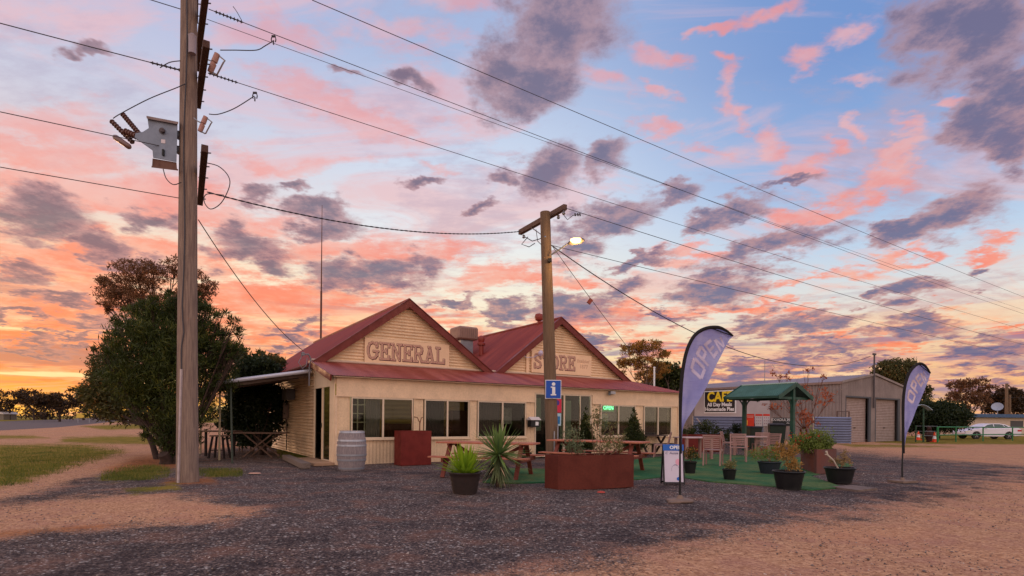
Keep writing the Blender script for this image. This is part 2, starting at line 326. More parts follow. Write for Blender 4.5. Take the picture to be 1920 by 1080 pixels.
def fastmesh(name,verts,faces,m,parent=None,loc=None):
    me=bpy.data.meshes.new(name); nv=len(verts); nf=len(faces); k=faces.shape[1]
    me.vertices.add(nv); me.vertices.foreach_set('co',np.asarray(verts,dtype=np.float32).ravel())
    me.loops.add(nf*k); me.loops.foreach_set('vertex_index',np.asarray(faces,dtype=np.int32).ravel())
    me.polygons.add(nf); me.polygons.foreach_set('loop_start',np.arange(0,nf*k,k,dtype=np.int32)); me.polygons.foreach_set('loop_total',np.full(nf,k,dtype=np.int32))
    me.update(calc_edges=True); me.materials.append(m)
    o=bpy.data.objects.new(name,me); COL.objects.link(o)
    if parent: o.parent=parent
    if loc is not None: o.location=Vector(loc)
    return o
def tag(o,label=None,cat=None,group=None,kind=None):
    if label: o['label']=label
    if cat: o['category']=cat
    if group: o['group']=group
    if kind: o['kind']=kind
    return o
def thing(name,loc,label,cat,rz=0.0,group=None):
    o=bpy.data.objects.new(name,None); COL.objects.link(o); o.empty_display_size=0.2
    o.location=Vector(loc); o.rotation_euler=(0,0,rz); return tag(o,label,cat,group)
KIDS={}
def copy_tree(o,parent=None):
    c=o.copy(); COL.objects.link(c)
    if parent: c.parent=parent
    for ch in [q for q in COL.objects if q.parent==o]: copy_tree(ch,c)
    return c
def text_mesh(s,size,m,name='lettering',parent=None,loc=(0,0,0),rot=(R(90),0,0),extrude=0.004,offset=0.0,sx=1.0,align='CENTER',shear=0.0,space=1.0):
    cu=bpy.data.curves.new('txt','FONT'); cu.body=s; cu.size=size; cu.extrude=extrude; cu.offset=offset; cu.align_x=align; cu.align_y='CENTER'; cu.shear=shear; cu.space_character=space; cu.resolution_u=3
    o=bpy.data.objects.new('txt',cu); COL.objects.link(o)
    bpy.context.view_layer.update()
    me=bpy.data.meshes.new_from_object(o.evaluated_get(bpy.context.evaluated_depsgraph_get()))
    bpy.data.objects.remove(o); me.name=name
    me.materials.clear(); me.materials.append(m)
    q=bpy.data.objects.new(name,me); COL.objects.link(q); q.location=Vector(loc); q.rotation_euler=rot; q.scale=(sx,1,1)
    if parent: q.parent=parent
    return q
#@@GROUND
# ---------------------------------------------------------------- ground sheet
def poly_sd(px,py,poly,ys=3.0):
    P_=np.array(poly,float); P_[:,1]*=ys; X=px; Y=py*ys; n=len(P_); ins=np.zeros(X.shape,bool); dm=np.full(X.shape,1e9)
    for i in range(n):
        a=P_[i]; b=P_[(i+1)%n]
        c=((a[1]>Y)!=(b[1]>Y))
        with np.errstate(divide='ignore',invalid='ignore'): xi=(b[0]-a[0])*(Y-a[1])/(b[1]-a[1]+1e-12)+a[0]
        ins^= c&(X<xi)
        e=b-a; t=np.clip(((X-a[0])*e[0]+(Y-a[1])*e[1])/(e@e),0,1); dm=np.minimum(dm,np.hypot(X-a[0]-t*e[0],Y-a[1]-t*e[1]))
    return np.where(ins,dm,-dm)
def gmask(polys,px,py,soft): 
    o=np.zeros(px.shape)
    for q in polys:
        s_=soft if not isinstance(q,tuple) else q[1]; pl=q if not isinstance(q,tuple) else q[0]
        o=np.maximum(o,np.clip(poly_sd(px,py,pl)/(2*s_)+0.5,0,1))
    return o
GRAVEL=[[(-900,1900),(-900,985),(0,937),(90,915),(150,897),(205,884),(262,864),(320,856),(520,826),(900,815),(1440,830),(1560,842),(1650,852),(1760,862),(1920,874),(2600,884),(2600,1900)]]
DIRT=[[(760,1120),(1010,1075),(1130,1052),(1290,1012),(1480,985),(1640,962),(1750,925),(1920,892),(2600,880),(2600,1900),(760,1900)],([(-900,1000),(0,945),(130,930),(300,925),(480,955),(400,975),(230,985),(100,994),(0,1010),(-900,1080)],50)]
GRASS=[[(-900,838),(0,833),(150,833),(235,845),(150,868),(90,890),(40,905),(0,915),(-900,960)],([(120,820),(240,816),(340,820),(270,833),(110,830)],14),([(150,799),(330,792),(360,800),(200,806)],8),([(-300,818),(60,816),(90,821),(-300,826)],12),([(-900,778),(300,778),(260,784),(0,792),(-900,800)],6),
  ([(185,897),(240,881),(285,872),(318,884),(270,897),(215,900)],34),([(372,882),(420,878),(455,886),(400,893)],30),([(240,918),(330,905),(335,915),(250,926)],22),([(520,838),(560,846),(600,862),(560,858),(520,848)],8),([(1690,818),(1800,812),(2600,808),(2600,836),(1700,832),(1640,829)],6),([(1570,832),(1700,834),(1790,838),(1600,838)],10)]
ROAD=[([(-900,812),(0,807),(110,801),(190,793),(262,785),(262,782),(200,783),(0,790),(-900,799)],4)]
REDD=[([(195,880),(250,858),(330,848),(345,872),(290,888),(225,890)],24),([(318,898),(400,892),(400,906),(300,910)],22),([(-900,1008),(0,996),(150,985),(260,978),(160,990),(0,1006)],22)]
def ground():
    rr=np.concatenate([[0.0],0.6*np.power(1.0245,np.arange(0,360))]); rr=rr[rr<3900]
    th=np.concatenate([np.arange(-60,60,0.3),np.arange(60,300,3.0)]); th=np.radians(th)
    rr=rr[1:]; A,B=np.meshgrid(rr,th,indexing='ij'); X=A*np.sin(B); Y=A*np.cos(B)
    nr,nt=A.shape
    V=np.stack([X,Y,np.zeros_like(X)],-1).reshape(-1,3)
    # screen of the photographer's spot used only to look up which surface lies where
    yy=np.maximum(V[:,1],0.4); a0=V[:,0]/yy; b0=(V[:,2]-HC)/yy
    a=a0*math.cos(TH)+b0*math.sin(TH); b=-a0*math.sin(TH)+b0*math.cos(TH); px=CX+a*FPX; py=HZ-b*FPX
    px=np.clip(px,-880,2580); py=np.clip(py,700,1880)
    back=V[:,1]<0.4
    g=gmask(GRAVEL,px,py,34); dirt=np.maximum(1-g,gmask(DIRT,px,py,120)); gr=gmask(GRASS,px,py,26); rd=gmask(ROAD,px,py,4); rdd=gmask(REDD,px,py,20)
    far=np.hypot(V[:,0],V[:,1]); 
    for arr in (gr,rd,rdd): arr[back]=0
    dirt[back]=1
    gr=np.where((far>140)&(rd<0.5),1,gr)
    # gentle roughness of the ground, flat where things stand
    z=0.012*np.sin(V[:,0]*1.7+1.3*np.sin(V[:,1]*0.9))*np.sin(V[:,1]*1.3+0.8*np.sin(V[:,0]*0.7))
    z=np.where(far<60,z-0.012,0.0-0.012); V[:,2]=z
    i=np.arange((nr-1)*nt).reshape(nr-1,nt); F=np.stack([i,np.roll(i,-1,1),np.roll(i,-1,1)+nt,i+nt],-1).reshape(-1,4)
    # centre cap
    V=np.vstack([V,[[0,0,-0.012]]]); c=len(V)-1
    o=fastmesh('ground',V,F,MATS['ground surface']); me=o.data
    ex=lambda q: np.append(q,1.0 if q is dirt else 0.0).astype(np.float32)
    for nm,arr in (('dirt',dirt),('grass',gr),('road',rd),('redsoil',rdd)):
        at=me.attributes.new(nm,'FLOAT','POINT'); at.data.foreach_set('value',ex(arr))
    me.polygons.foreach_set('use_smooth',[True]*len(me.polygons))
    tag(o,kind='structure'); return (px,py)
def ground_mat():
    m=bpy.data.materials.new('ground surface'); m.use_nodes=True; t=NT(m.node_tree); b=m.node_tree.nodes['Principled BSDF']; MATS['ground surface']=m
    ge=t.new('ShaderNodeNewGeometry'); p=ge.outputs['Position']
    at=lambda n: (lambda q:(setattr(q,'attribute_name',n),q.outputs['Fac'])[1])(t.new('ShaderNodeAttribute'))
    A,Gr,Rd,Rs=at('dirt'),at('grass'),at('road'),at('redsoil')
    big=t.noise(p,0.35,5,0.6,0.4); midn=t.noise(p,1.6,6,0.62,0.3); fine=t.noise(p,9.0,6,0.7); vf=t.noise(p,55.0,4,0.75)
    # gravel: stones of several greys
    vo=t.new('ShaderNodeTexVoronoi'); t.put(vo.inputs['Vector'],p); vo.inputs['Scale'].default_value=40.0; vo.inputs['Randomness'].default_value=1.0
    vo2=t.new('ShaderNodeTexVoronoi'); t.put(vo2.inputs['Vector'],p); vo2.inputs['Scale'].default_value=110.0
    sc=t.sep(vo.outputs['Color'])[0]; sc2=t.sep(vo2.outputs['Color'])[1]
    stone=t.ramp(sc,[(0.0,lin((44,39,39))),(0.3,lin((84,75,74))),(0.65,lin((128,112,106))),(0.9,lin((166,142,130))),(0.955,lin((214,204,196))),(1.0,lin((236,226,216)))])
    st2=t.ramp(sc2,[(0.0,lin((56,49,50))),(0.6,lin((108,94,94))),(1.0,lin((168,140,128)))])
    gravel=t.mix(0.35,stone,st2)
    gravel=t.mix(t.rng(vo.outputs['Distance'],0.25,0.6,0,0.55),gravel,lin((36,32,36)))
    gravel=t.mix(t.rng(midn,0.46,0.72,0,0.55),gravel,lin((132,92,76)))
    gravel=t.mix(t.rng(t.m('ADD',t.m('MULTIPLY',big,0.6),t.m('MULTIPLY',midn,0.4)),0.52,0.36,0,0.65),gravel,lin((46,40,44)))
    # dirt
    d=t.ramp(t.m('ADD',t.m('MULTIPLY',fine,0.6),t.m('MULTIPLY',sc,0.4)),[(0.2,lin((140,98,76))),(0.45,lin((182,134,102))),(0.75,lin((216,168,132)))])
    d=t.mix(t.rng(midn,0.42,0.7,0,0.55),d,lin((164,116,104)))
    d=t.mix(t.rng(big,0.5,0.7,0,0.5),d,lin((202,140,102)))
    vo3=t.new('ShaderNodeTexVoronoi'); t.put(vo3.inputs['Vector'],p); vo3.inputs['Scale'].default_value=17.0; peb=t.rng(vo3.outputs['Distance'],0.20,0.14); d=t.mix(t.m('MULTIPLY',peb,t.rng(t.sep(vo3.outputs['Color'])[0],0.55,0.65)),d,lin((84,48,46)))
    d=t.mix(t.rng(sc2,0.9,0.94,0,0.4),d,lin((120,82,74)))
    # grass
    gc=t.ramp(t.noise(p,1.3,7,0.72,0.5),[(0.32,lin((86,88,34))),(0.5,lin((142,122,50))),(0.66,lin((178,134,76)))])
    gc=t.mix(t.rng(vf,0.3,0.7,0,0.6),gc,lin((70,74,24)))
    rc=t.mix(t.rng(fine,0.3,0.7),lin((96,88,90)),lin((122,110,108)))
    rs=t.mix(t.rng(fine,0.35,0.7),lin((142,84,48)),lin((182,116,70)))
    brk=t.m('MULTIPLY',t.m('SUBTRACT',t.m('ADD',t.m('MULTIPLY',midn,0.5),t.m('ADD',t.m('MULTIPLY',fine,0.25),t.m('MULTIPLY',big,0.25))),0.5),2.6)
    brk2=t.m('MULTIPLY',t.m('SUBTRACT',vf,0.5),1.8)
    def edge(a,k=1.0,lo=0.25,hi=0.75): return t.rng(t.m('ADD',t.m('ADD',a,t.m('MULTIPLY',brk,k)),brk2),lo,hi)
    mA=edge(A,1.0); mA=t.m('MULTIPLY',mA,t.rng(A,0.0,0.12)); mA=t.m('MAXIMUM',mA,t.rng(A,0.9,1.0))
    mA=t.m('MULTIPLY',mA,1.0)
    c=t.mix(mA,gravel,d)
    mR=t.m('MULTIPLY',edge(Rs,1.0),t.rng(Rs,0.0,0.4)); c=t.mix(t.m('MULTIPLY',mR,0.7),c,rs)
    mG=t.m('MULTIPLY',edge(Gr,1.3),t.rng(Gr,0.0,0.45)); c=t.mix(mG,c,gc)
    c=t.mix(t.rng(Rd,0.4,0.6),c,rc)
    t.put(b.inputs['Base Color'],c); b.inputs['Roughness'].default_value=1.0; b.inputs['Specular IOR Level'].default_value=0.04
    h=t.m('ADD',t.m('MULTIPLY',t.m('SUBTRACT',1.0,vo.outputs['Distance']),0.9),t.m('MULTIPLY',fine,1.0))
    h=t.m('ADD',h,t.m('MULTIPLY',vf,0.5))
    bn=t.new('ShaderNodeBump'); bn.inputs['Strength'].default_value=0.85; bn.inputs['Distance'].default_value=0.014; t.put(bn.inputs['Height'],h); t.put(b.inputs['Normal'],bn.outputs[0])
ground_mat(); ground()

#@@STORE
# ---------------------------------------------------------------- the general store
GL={
'G':([[(0.62,0.80),(0.50,0.95),(0.32,1.0),(0.14,0.90),(0.05,0.65),(0.05,0.35),(0.14,0.10),(0.32,0.0),(0.50,0.05),(0.62,0.20),(0.62,0.46)],[(0.42,0.46),(0.70,0.46)],[(0.62,0.74),(0.62,1.0)]],0.72),
'E':([[(0.14,0),(0.14,1)],[(0.02,1),(0.60,1),(0.60,0.80)],[(0.02,0),(0.60,0),(0.60,0.20)],[(0.14,0.52),(0.44,0.52)],[(0.44,0.40),(0.44,0.64)]],0.64),
'N':([[(0.14,0),(0.14,1),(0.58,0),(0.58,1)],[(0.02,0),(0.26,0)],[(0.02,1),(0.14,1)],[(0.46,1),(0.70,1)]],0.72),
'R':([[(0.14,0),(0.14,1)],[(0.02,1),(0.44,1),(0.58,0.90),(0.60,0.74),(0.56,0.58),(0.42,0.50),(0.14,0.50)],[(0.38,0.50),(0.58,0.0),(0.70,0.0)],[(0.02,0),(0.27,0)]],0.72),
'A':([[(0.12,0),(0.35,1),(0.58,0)],[(0.20,0.34),(0.50,0.34)],[(0.0,0),(0.24,0)],[(0.46,0),(0.70,0)],[(0.25,1.0),(0.35,1.0)]],0.70),
'L':([[(0.14,0),(0.14,1)],[(0.02,1),(0.28,1)],[(0.02,0),(0.60,0),(0.60,0.24)]],0.62),
'S':([[(0.56,0.74),(0.50,0.92),(0.32,1.0),(0.14,0.94),(0.08,0.76),(0.14,0.60),(0.34,0.50),(0.54,0.40),(0.60,0.22),(0.52,0.06),(0.32,0.0),(0.12,0.06),(0.06,0.26)],[(0.56,0.72),(0.56,1.0)],[(0.06,0.0),(0.06,0.28)]],0.68),
'T':([[(0.34,0),(0.34,1)],[(0.04,0.78),(0.04,1),(0.64,1),(0.64,0.78)],[(0.20,0),(0.48,0)]],0.68),
'O':([[(0.32,0.0),(0.14,0.10),(0.05,0.35),(0.05,0.65),(0.14,0.90),(0.32,1.0),(0.50,0.90),(0.59,0.65),(0.59,0.35),(0.50,0.10),(0.32,0.0)]],0.66)}
def slab_word(word,x0,z0,h,gap,wx,parent,y):
    """painted slab letters in three paint layers, maroon outline, pinkish body, maroon core"""
    mar=mat('maroon lettering',(104,28,46),0.6); pk=mat('pinkish cream lettering',(228,186,160),0.6); shd=mat('dark lettering shade',(78,38,46),0.6)
    x=x0
    for ch in word:
        st,adv=GL[ch]; 
        for lay,(hw,dy,mm,off) in enumerate(((0.076,0.004,shd,(0.035,-0.035)),(0.076,0.008,mar,(0,0)),(0.052,0.012,pk,(0,0)),(0.014,0.016,mar,(0,0)))):
            b=MB(); e=0.0
            for pl in st:
                pts=[Vector(((x+(px_+off[0])*wx*h),(z0+(pz_+off[1])*h))) for px_,pz_ in pl]
                for i in range(len(pts)-1):
                    a,c=pts[i],pts[i+1]; d=(c-a).normalized(); n=Vector((-d.y,d.x))*hw*h; ex=d*hw*h*0.92; a=a-ex;c=c+ex; e+=0.00012
                    b.add([(q.x,y-dy-e,q.y) for q in (a-n,c-n,c+n,a+n)],[(0,1,2,3)])
            if lay==0: o=b.build('letter',mm,parent,fixn=False)
            else: join_into(o,b,mm)
        x+=adv*wx*h+gap
def join_into(o,b,m):
    me=o.data; import bmesh
    bm=bmesh.new(); bm.from_mesh(me); me.materials.append(m); k=len(me.materials)-1
    vs=[bm.verts.new(p) for p in b.v]
    for f in b.f: q=bm.faces.new([vs[i] for i in f]); q.material_index=k
    bm.to_mesh(me); bm.free()
GP=2.2      # depth of the gable plane behind the enclosed verandah
VT=2.86
def store():
    S=thing('general_store',ORG,'cream corrugated general store with twin red gabled roofs and a red verandah roof','building',ANG)
    fr=mat('store window frame',(214,192,168),0.45,var=0.1,vscale=6)
    cur=mat('net curtain',(178,168,168),0.9,var=0.2,vscale=6)
    # --- front wall
    WIN=[(0.43,2.22),(2.58,4.06),(4.36,6.16),(9.40,11.13),(11.58,13.10)]; DO=(6.52,8.98); ZS,ZH,ZE=0.70,1.87,2.37
    low=MB()
    segs=[(0.05,6.51),(8.99,13.48)]
    for a,c in segs: low.corr(lambda t:(t,0.0,-0.01),lambda t:(t,0.0,ZS-0.03),(0,-1,0),c,0.10,0.006,6,a)
    piers=[(0.05,0.40),(2.25,2.55),(4.09,4.33),(6.19,6.51),(8.99,9.37),(11.16,11.55),(13.13,13.48)]
    for a,c in piers: low.corr(lambda t:(t,0.0,ZS-0.03),lambda t:(t,0.0,ZH+0.05),(0,-1,0),c,0.10,0.006,6,a)
    low.build('front_wall',creamC,S,fixn=False)
    fa=MB(); fa.bb((0.03,-0.035,ZH),(6.50,0.03,ZE)); fa.bb((9.0,-0.035,ZH),(13.5,0.03,ZE)); fa.bb((6.50,-0.035,2.16),(9.0,0.03,ZE))
    fa.bb((0.0,-0.05,ZH-0.035),(6.50,-0.036,ZH)); fa.bb((9.0,-0.05,ZH-0.035),(13.5,-0.036,ZH)); fa.bb((0.0,-0.03,0.0),(0.05,0.03,ZH)); fa.bb((13.47,-0.03,0.0),(13.53,0.03,ZH))
    fa.build('fascia',cream,S)
    for i,(a,c) in enumerate(WIN):
        f=MB(); t=0.035
        f.bb((a,-0.04,ZS),(c,0.02,ZS+t)); f.bb((a,-0.04,ZH-0.04-t),(c,0.02,ZH-0.037)); m_=(a+c)/2
        f.bb((a,-0.04,ZS+t),(a+t,0.02,ZH-0.04-t)); f.bb((c-t,-0.04,ZS+t),(c,0.02,ZH-0.04-t)); f.bb((m_-t*0.7,-0.045,ZS+t),(m_+t*0.7,0.02,ZH-0.04-t))
        w=f.build('window',fr,S)
        for p,q in ((a+t,m_-t*0.7),(m_+t*0.7,c-t)): g=MB(); g.bb((p,-0.008,ZS+t),(q,-0.003,ZH-0.04-t)); g.build('pane',glass,w)
        sl2=MB(); sl2.bb((a-0.04,-0.075,ZS-0.045),(c+0.04,0.0,ZS-0.002)); sl2.build('sill',creamT,w)
    # --- entrance doors
    a,c=DO; f=MB(); t=0.05
    f.bb((a,-0.02,0.03),(a+t,0.05,2.16)); f.bb((c-t,-0.02,0.03),(c,0.05,2.16)); f.bb((a+t,-0.02,2.11),(c-t,0.05,2.158)); f.bb((7.72,-0.03,0.03),(7.78,0.05,2.11)); f.bb((7.20,-0.02,0.03),(7.24,0.04,2.11)); f.bb((8.45,-0.02,0.03),(8.48,0.04,2.11))
    f.bb((a+t,-0.02,0.03),(c-t,0.05,0.10))
    dr=f.build('entrance_door',fr,S)
    for p,q in ((a+t,7.20),(7.24,7.72),(7.78,8.45),(8.48,c-t)): g=MB(); g.bb((p,0.008,0.10),(q,0.013,2.11)); g.build('pane',glass,dr)
    # --- side (left) wall with sliding door
    sd=MB()
    sd.corr(lambda t:(0.0,2.22,t),lambda t:(0.0,14.5,t),(-1,0,0),2.83,0.10,0.018,8,0.05); sd.build('side_wall',creamC,S,fixn=False)
    ct=MB(); ct.bb((-0.03,2.14,0.0),(0.05,2.21,2.80)); ct.bb((-0.025,0.02,2.18),(0.03,2.13,2.42)); ct.bb((-0.03,0.0,0.0),(0.0,0.36,2.18)); ct.bb((-0.03,0.36,0.02),(0.02,0.42,2.18)); ct.bb((-0.03,2.07,0.02),(0.02,2.139,2.18)); ct.bb((-0.035,0.42,2.12),(0.02,2.07,2.178)); ct.bb((-0.03,1.18,0.06),(0.02,1.27,2.12))
    ct.add([(-0.012,0.0,2.42),(-0.012,2.13,2.42),(-0.012,2.13,2.80),(-0.012,-0.1,2.42)],[(0,1,2,3)])
    ct.build('corner_trim',creamT,S)
    dd=MB(); dd.bb((-0.015,0.42,0.02),(0.015,0.47,2.12)); dd.bb((-0.015,1.13,0.02),(0.015,1.18,2.12)); dd.bb((-0.015,0.47,0.02),(0.015,1.13,0.10)); sdoor=dd.build('side_door',fr,S)
    g=MB(); g.bb((-0.003,0.47,0.10),(0.002,1.13,2.12)); g.build('pane',glass,sdoor)
    g=MB(); g.bb((-0.004,1.27,0.06),(0.001,2.07,2.12)); g.build('pane',glassmat('dark glass',(60,66,62),0.10),sdoor)
    g=MB(); g.bb((-0.05,1.20,0.98),(-0.02,1.24,1.12)); g.build('handle',black,sdoor)
    sp=MB(); sp.bb((-0.55,-0.1,0.0),(-0.03,2.3,0.07)); sp.build('door_step',mat('worn concrete',(176,140,112),0.9,var=0.25,bump=0.3),S)
    # right wall and back wall
    rw=MB(); rw.corr(lambda t:(13.5,0.0,t),lambda t:(13.5,2.2,t),(1,0,0),2.36,0.085,0.01,4); rw.corr(lambda t:(12.7,2.2,t),lambda t:(12.7,14.5,t),(1,0,0),2.83,0.085,0.01,4); rw.bb((0,14.45,0),(12.7,14.5,2.83)); rw.build('rear_wall',creamC,S,fixn=False)
    # --- gable fronts : horizontal corrugated cladding following the rake
    gb=MB()
    L0,LA,L1=(-0.05,2.92,5.98); R0,RA,R1=(6.32,9.17,12.80); ZV=2.90; ZL,ZR=5.02,5.10
    def ext(z,a,p,c,zp):
        k=(z-ZV)/(zp-ZV); return a+(p-a)*k,c+(p-c)*k
    for a,p,c,zp in ((L0,LA,L1,ZL),(R0,RA,R1,ZR)):
        gb.corr(lambda t:(ext(t,a,p,c,zp)[0],GP,t),lambda t:(ext(t,a,p,c,zp)[1],GP,t),(0,-1,0),zp-0.005,0.10,0.018,8,ZV)
    gb.bb((-0.05,GP-0.025,2.60),(12.8,GP+0.03,2.90)); gb.bb((-0.05,GP-0.035,2.90),(12.8,GP-0.012,3.03))
    gb.build('gable_wall',creamC,S,fixn=False)
    # back gables
    bgm=MB(); bgm.prism([(L0,ZV),(L1,ZV),(LA,ZL)],lambda x,z,t:(x,t,z),14.40,14.44); bgm.prism([(R0,ZV),(R1,ZV),(RA,ZR)],lambda x,z,t:(x,t,z),14.40,14.44); bgm.build('rear_gable',cream,S)
    # --- main roofs
    F0=GP-0.16; B0=14.62
    def slope(b,xa,za,xb,zb,over=0.0):
        L=B0-F0; d=Vector((xb-xa,0,zb-za)).normalized(); n=Vector((-d.z,0,d.x)); n=n if n.z>0 else -n
        b.corr(lambda t:(xa,F0+t,za),lambda t:(xb,F0+t,zb),n,L,0.076,0.009,4)
    r=MB(); slope(r,LA,ZL+0.10,L0-0.14,ZV-0.10+0.05); slope(r,LA,ZL+0.10,6.16,ZV+0.0); lr=r.build('roof',redR,S,fixn=False)
    rc=MB(); rc.tube([(LA,F0-0.02,ZL+0.115),(LA,B0,ZL+0.115)],0.055,8); rc.build('ridge_cap',redR,lr)
    gu=MB(); gu.tube([(L0-0.20,F0,ZV-0.09),(L0-0.20,B0,ZV-0.09)],0.06,8); gu.build('gutter',redB,lr)
    r=MB(); slope(r,RA,ZR+0.10,6.16,ZV+0.01); slope(r,RA,ZR+0.10,R1+0.2,ZV-0.06); rr_=r.build('roof',redR,S,fixn=False)
    rc=MB(); rc.tube([(RA,F0-0.02,ZR+0.115),(RA,B0,ZR+0.115)],0.055,8); rc.build('ridge_cap',redR,rr_)
    vg=MB(); vg.bb((6.02,F0,ZV-0.02),(6.30,B0,ZV+0.035)); vg.build('valley_gutter',galv,rr_)
    # barge boards
    for a,p,c,zp,zl,zr in ((L0-0.18,LA,6.12,ZL+0.12,ZV-0.07,ZV+0.02),(6.22,RA,R1+0.22,ZR+0.12,ZV+0.02,ZV-0.06)):
        for (x,z) in ((a,zl),(c,zr)):
            w_=0.20; q=MB(); d=Vector((p-x,0,zp-z)).normalized(); n=Vector((d.z,0,-d.x)); n=n if n.z<0 else -n
            pts=[Vector((x,0,z)),Vector((p,0,zp)),Vector((p,0,zp-w_/abs(n.z))),Vector((x,0,z))+n*w_]
            q.prism([(v.x,v.z) for v in pts],lambda X,Z,t:(X,t,Z),F0-0.045,F0-0.005)
            q.bar(Vector((x,F0+0.0,z))-n*0.015,Vector((p,F0+0.0,zp))-n*0.015,0.14,0.02)
            q.build('barge_board',redB,S)
    # --- verandah roof (lean-to) with hipped right end
    vr=MB(); VX0,VX1=-0.16,13.72; yb,zb=GP-0.02,2.97; yf,zf=-0.24,2.385; nn=Vector((0,-(zb-zf),(yb-yf))).normalized()
    def vend(t):
        hip=12.95
        if t<=hip: return (t,yb,zb)
        k=(t-hip)/(VX1-hip); return (t,yb+(yf-yb)*k,zb+(zf-zb)*k)
    vr.corr(lambda t:(t,yf,zf),vend,nn,VX1,0.076,0.009,6,VX0)
    vro=vr.build('verandah_roof',redV,S,fixn=False)
    h=MB(); h.add([(VX1,yf,zf),(VX1,yb,zf),(12.95,yb,zb)],[(0,1,2)]); h.build('hip_end',redV,vro)
    fl=MB(); fl.tube([(-0.12,GP-0.07,2.99),(12.9,GP-0.07,2.99)],0.035,8); fl.build('flashing',mat('pale flashing',(196,170,150),0.5,var=0.1),vro)
    eb=MB(); eb.bar((-0.18,yf-0.01,zf-0.07),(-0.18,yb,zb-0.07),0.035,0.17); eb.build('verandah_barge',redB,vro)
    so=MB(); so.bb((-0.1,-0.2,2.355),(13.55,-0.04,2.368)); so.build('soffit',creamT,vro)
    # ceiling to keep the enclosed verandah dim
    ce=MB(); ce.bb((0.03,0.05,2.38),(13.45,GP-0.03,2.42)); ce.build('ceiling',interior,S)
    fo=MB(); fo.bb((0.03,0.05,0.03),(13.45,GP-0.03,0.06)); fo.build('verandah_floor',floorM,S)
    iw=MB(); iw.corr(lambda t:(0.05,GP-0.10,t),lambda t:(6.6,GP-0.10,t),(0,-1,0),2.37,0.14,0.012,4,0.07)
    iw.build('inner_wall',interiorY,S,fixn=False)
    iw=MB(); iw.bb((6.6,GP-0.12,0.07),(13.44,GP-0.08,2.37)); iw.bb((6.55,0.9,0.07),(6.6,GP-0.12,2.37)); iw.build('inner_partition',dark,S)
    # sash window, doorway and cupboards inside, seen through the panes
    q=MB(); x0=1.02
    for k in range(4): q.bb((x0+k*0.22,GP-0.17,0.85),(x0+k*0.22+0.03,GP-0.135,1.95))
    for k in range(5): q.bb((x0,GP-0.175,0.85+k*0.27),(x0+0.69,GP-0.14,0.88+k*0.27))
    q.build('sash_window',whitem,S)
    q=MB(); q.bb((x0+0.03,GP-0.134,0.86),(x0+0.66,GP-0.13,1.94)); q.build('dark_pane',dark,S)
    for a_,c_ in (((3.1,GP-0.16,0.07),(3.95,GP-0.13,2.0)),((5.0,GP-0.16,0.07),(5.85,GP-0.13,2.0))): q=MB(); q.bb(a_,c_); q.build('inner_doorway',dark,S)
    for a_,c_ in (((2.0,1.3,0.07),(2.9,1.9,1.1)),((4.3,1.55,0.07),(4.9,1.95,1.55)),((9.5,1.3,0.07),(10.4,1.9,1.3)),((11.9,1.4,0.07),(12.8,1.9,1.2))): q=MB(); q.bb(a_,c_); q.build('cupboard',mat('varnished cabinet',(96,56,34),0.5,var=0.3),S)
    for a_,c_ in (((7.85,0.35,0.4),(8.35,0.37,1.95)),((6.62,0.3,0.9),(7.0,0.32,2.0)),((9.48,0.15,0.95),(9.92,0.17,1.50))): q=MB(); q.bb(a_,c_); q.build('window_poster',mat('pale green poster',(176,200,186),0.7,var=0.1),S)
    for lo_,hi_,cm_ in ((4.40,5.22,mat('mauve blind',(128,112,118),0.9)),(2.62,3.28,mat('dark grey blind',(92,84,90),0.9)),(0.88,1.28,cur),(11.64,12.30,mat('dark grey blind',(92,84,90),0.9)),(12.42,13.02,mat('brown blind',(86,68,60),0.9)),(10.32,11.05,mat('brown blind',(86,68,60),0.9))):
        q=MB(); q.corr(lambda t:(t,0.12,0.73),lambda t:(t,0.12,1.83),(0,-1,0),hi_,0.07,0.010,6,lo_); q.build('curtain',cm_,S,fixn=False)
    for (a_,c_,cl) in (((3.50,GP-0.2,1.20),(3.85,GP-0.17,1.72),(150,96,40)),((5.62,0.5,1.12),(5.95,0.52,1.66),(214,216,220)),((1.62,GP-0.2,1.3),(1.95,GP-0.17,1.7),(120,84,50)),((5.3,1.6,1.25),(5.55,1.62,1.6),(170,150,140))):
        q=MB(); q.bb(a_,c_); q.build('framed_picture',mat('picture '+str(cl),cl,0.6,var=0.4,vscale=6),S)
    bw=mat('bentwood',(120,74,44),0.5)
    for cx_,cy_ in ((1.75,0.9),(3.0,0.8),(3.55,0.75),(3.85,0.95),(5.75,0.8)):
        q=MB(); q.tube([(cx_-0.19,cy_,0.07),(cx_-0.19,cy_,0.8),(cx_-0.12,cy_,0.98),(cx_,cy_,1.04),(cx_+0.12,cy_,0.98),(cx_+0.19,cy_,0.8),(cx_+0.19,cy_,0.07)],0.018,6); q.box((cx_,cy_+0.2,0.5),(0.38,0.38,0.03)); q.tube([(cx_-0.1,cy_,0.52),(cx_-0.1,cy_,0.86),(cx_,cy_,0.93),(cx_+0.1,cy_,0.86),(cx_+0.1,cy_,0.52)],0.012,6); q.build('indoor_chair',bw,S)
    # --- sign boards
    sb=mat('sign board paint',(232,196,160),0.6,var=0.08,vscale=1.5)
    b=MB(); b.bb((1.49,GP-0.075,3.02),(4.43,GP-0.02,3.80)); g1=b.build('sign_board',sb,S)
    slab_word('GENERAL',1.57,3.16,0.50,0.055,0.98,g1,GP-0.075)
    b=MB(); b.bb((7.87,GP-0.075,3.05),(10.81,GP-0.02,3.86)); b.bb((7.64,GP-0.06,2.96),(7.76,GP-0.02,4.02)); b.bb((7.76,GP-0.058,3.86),(8.10,GP-0.022,3.96)); g2=b.build('sign_board',sb,S)
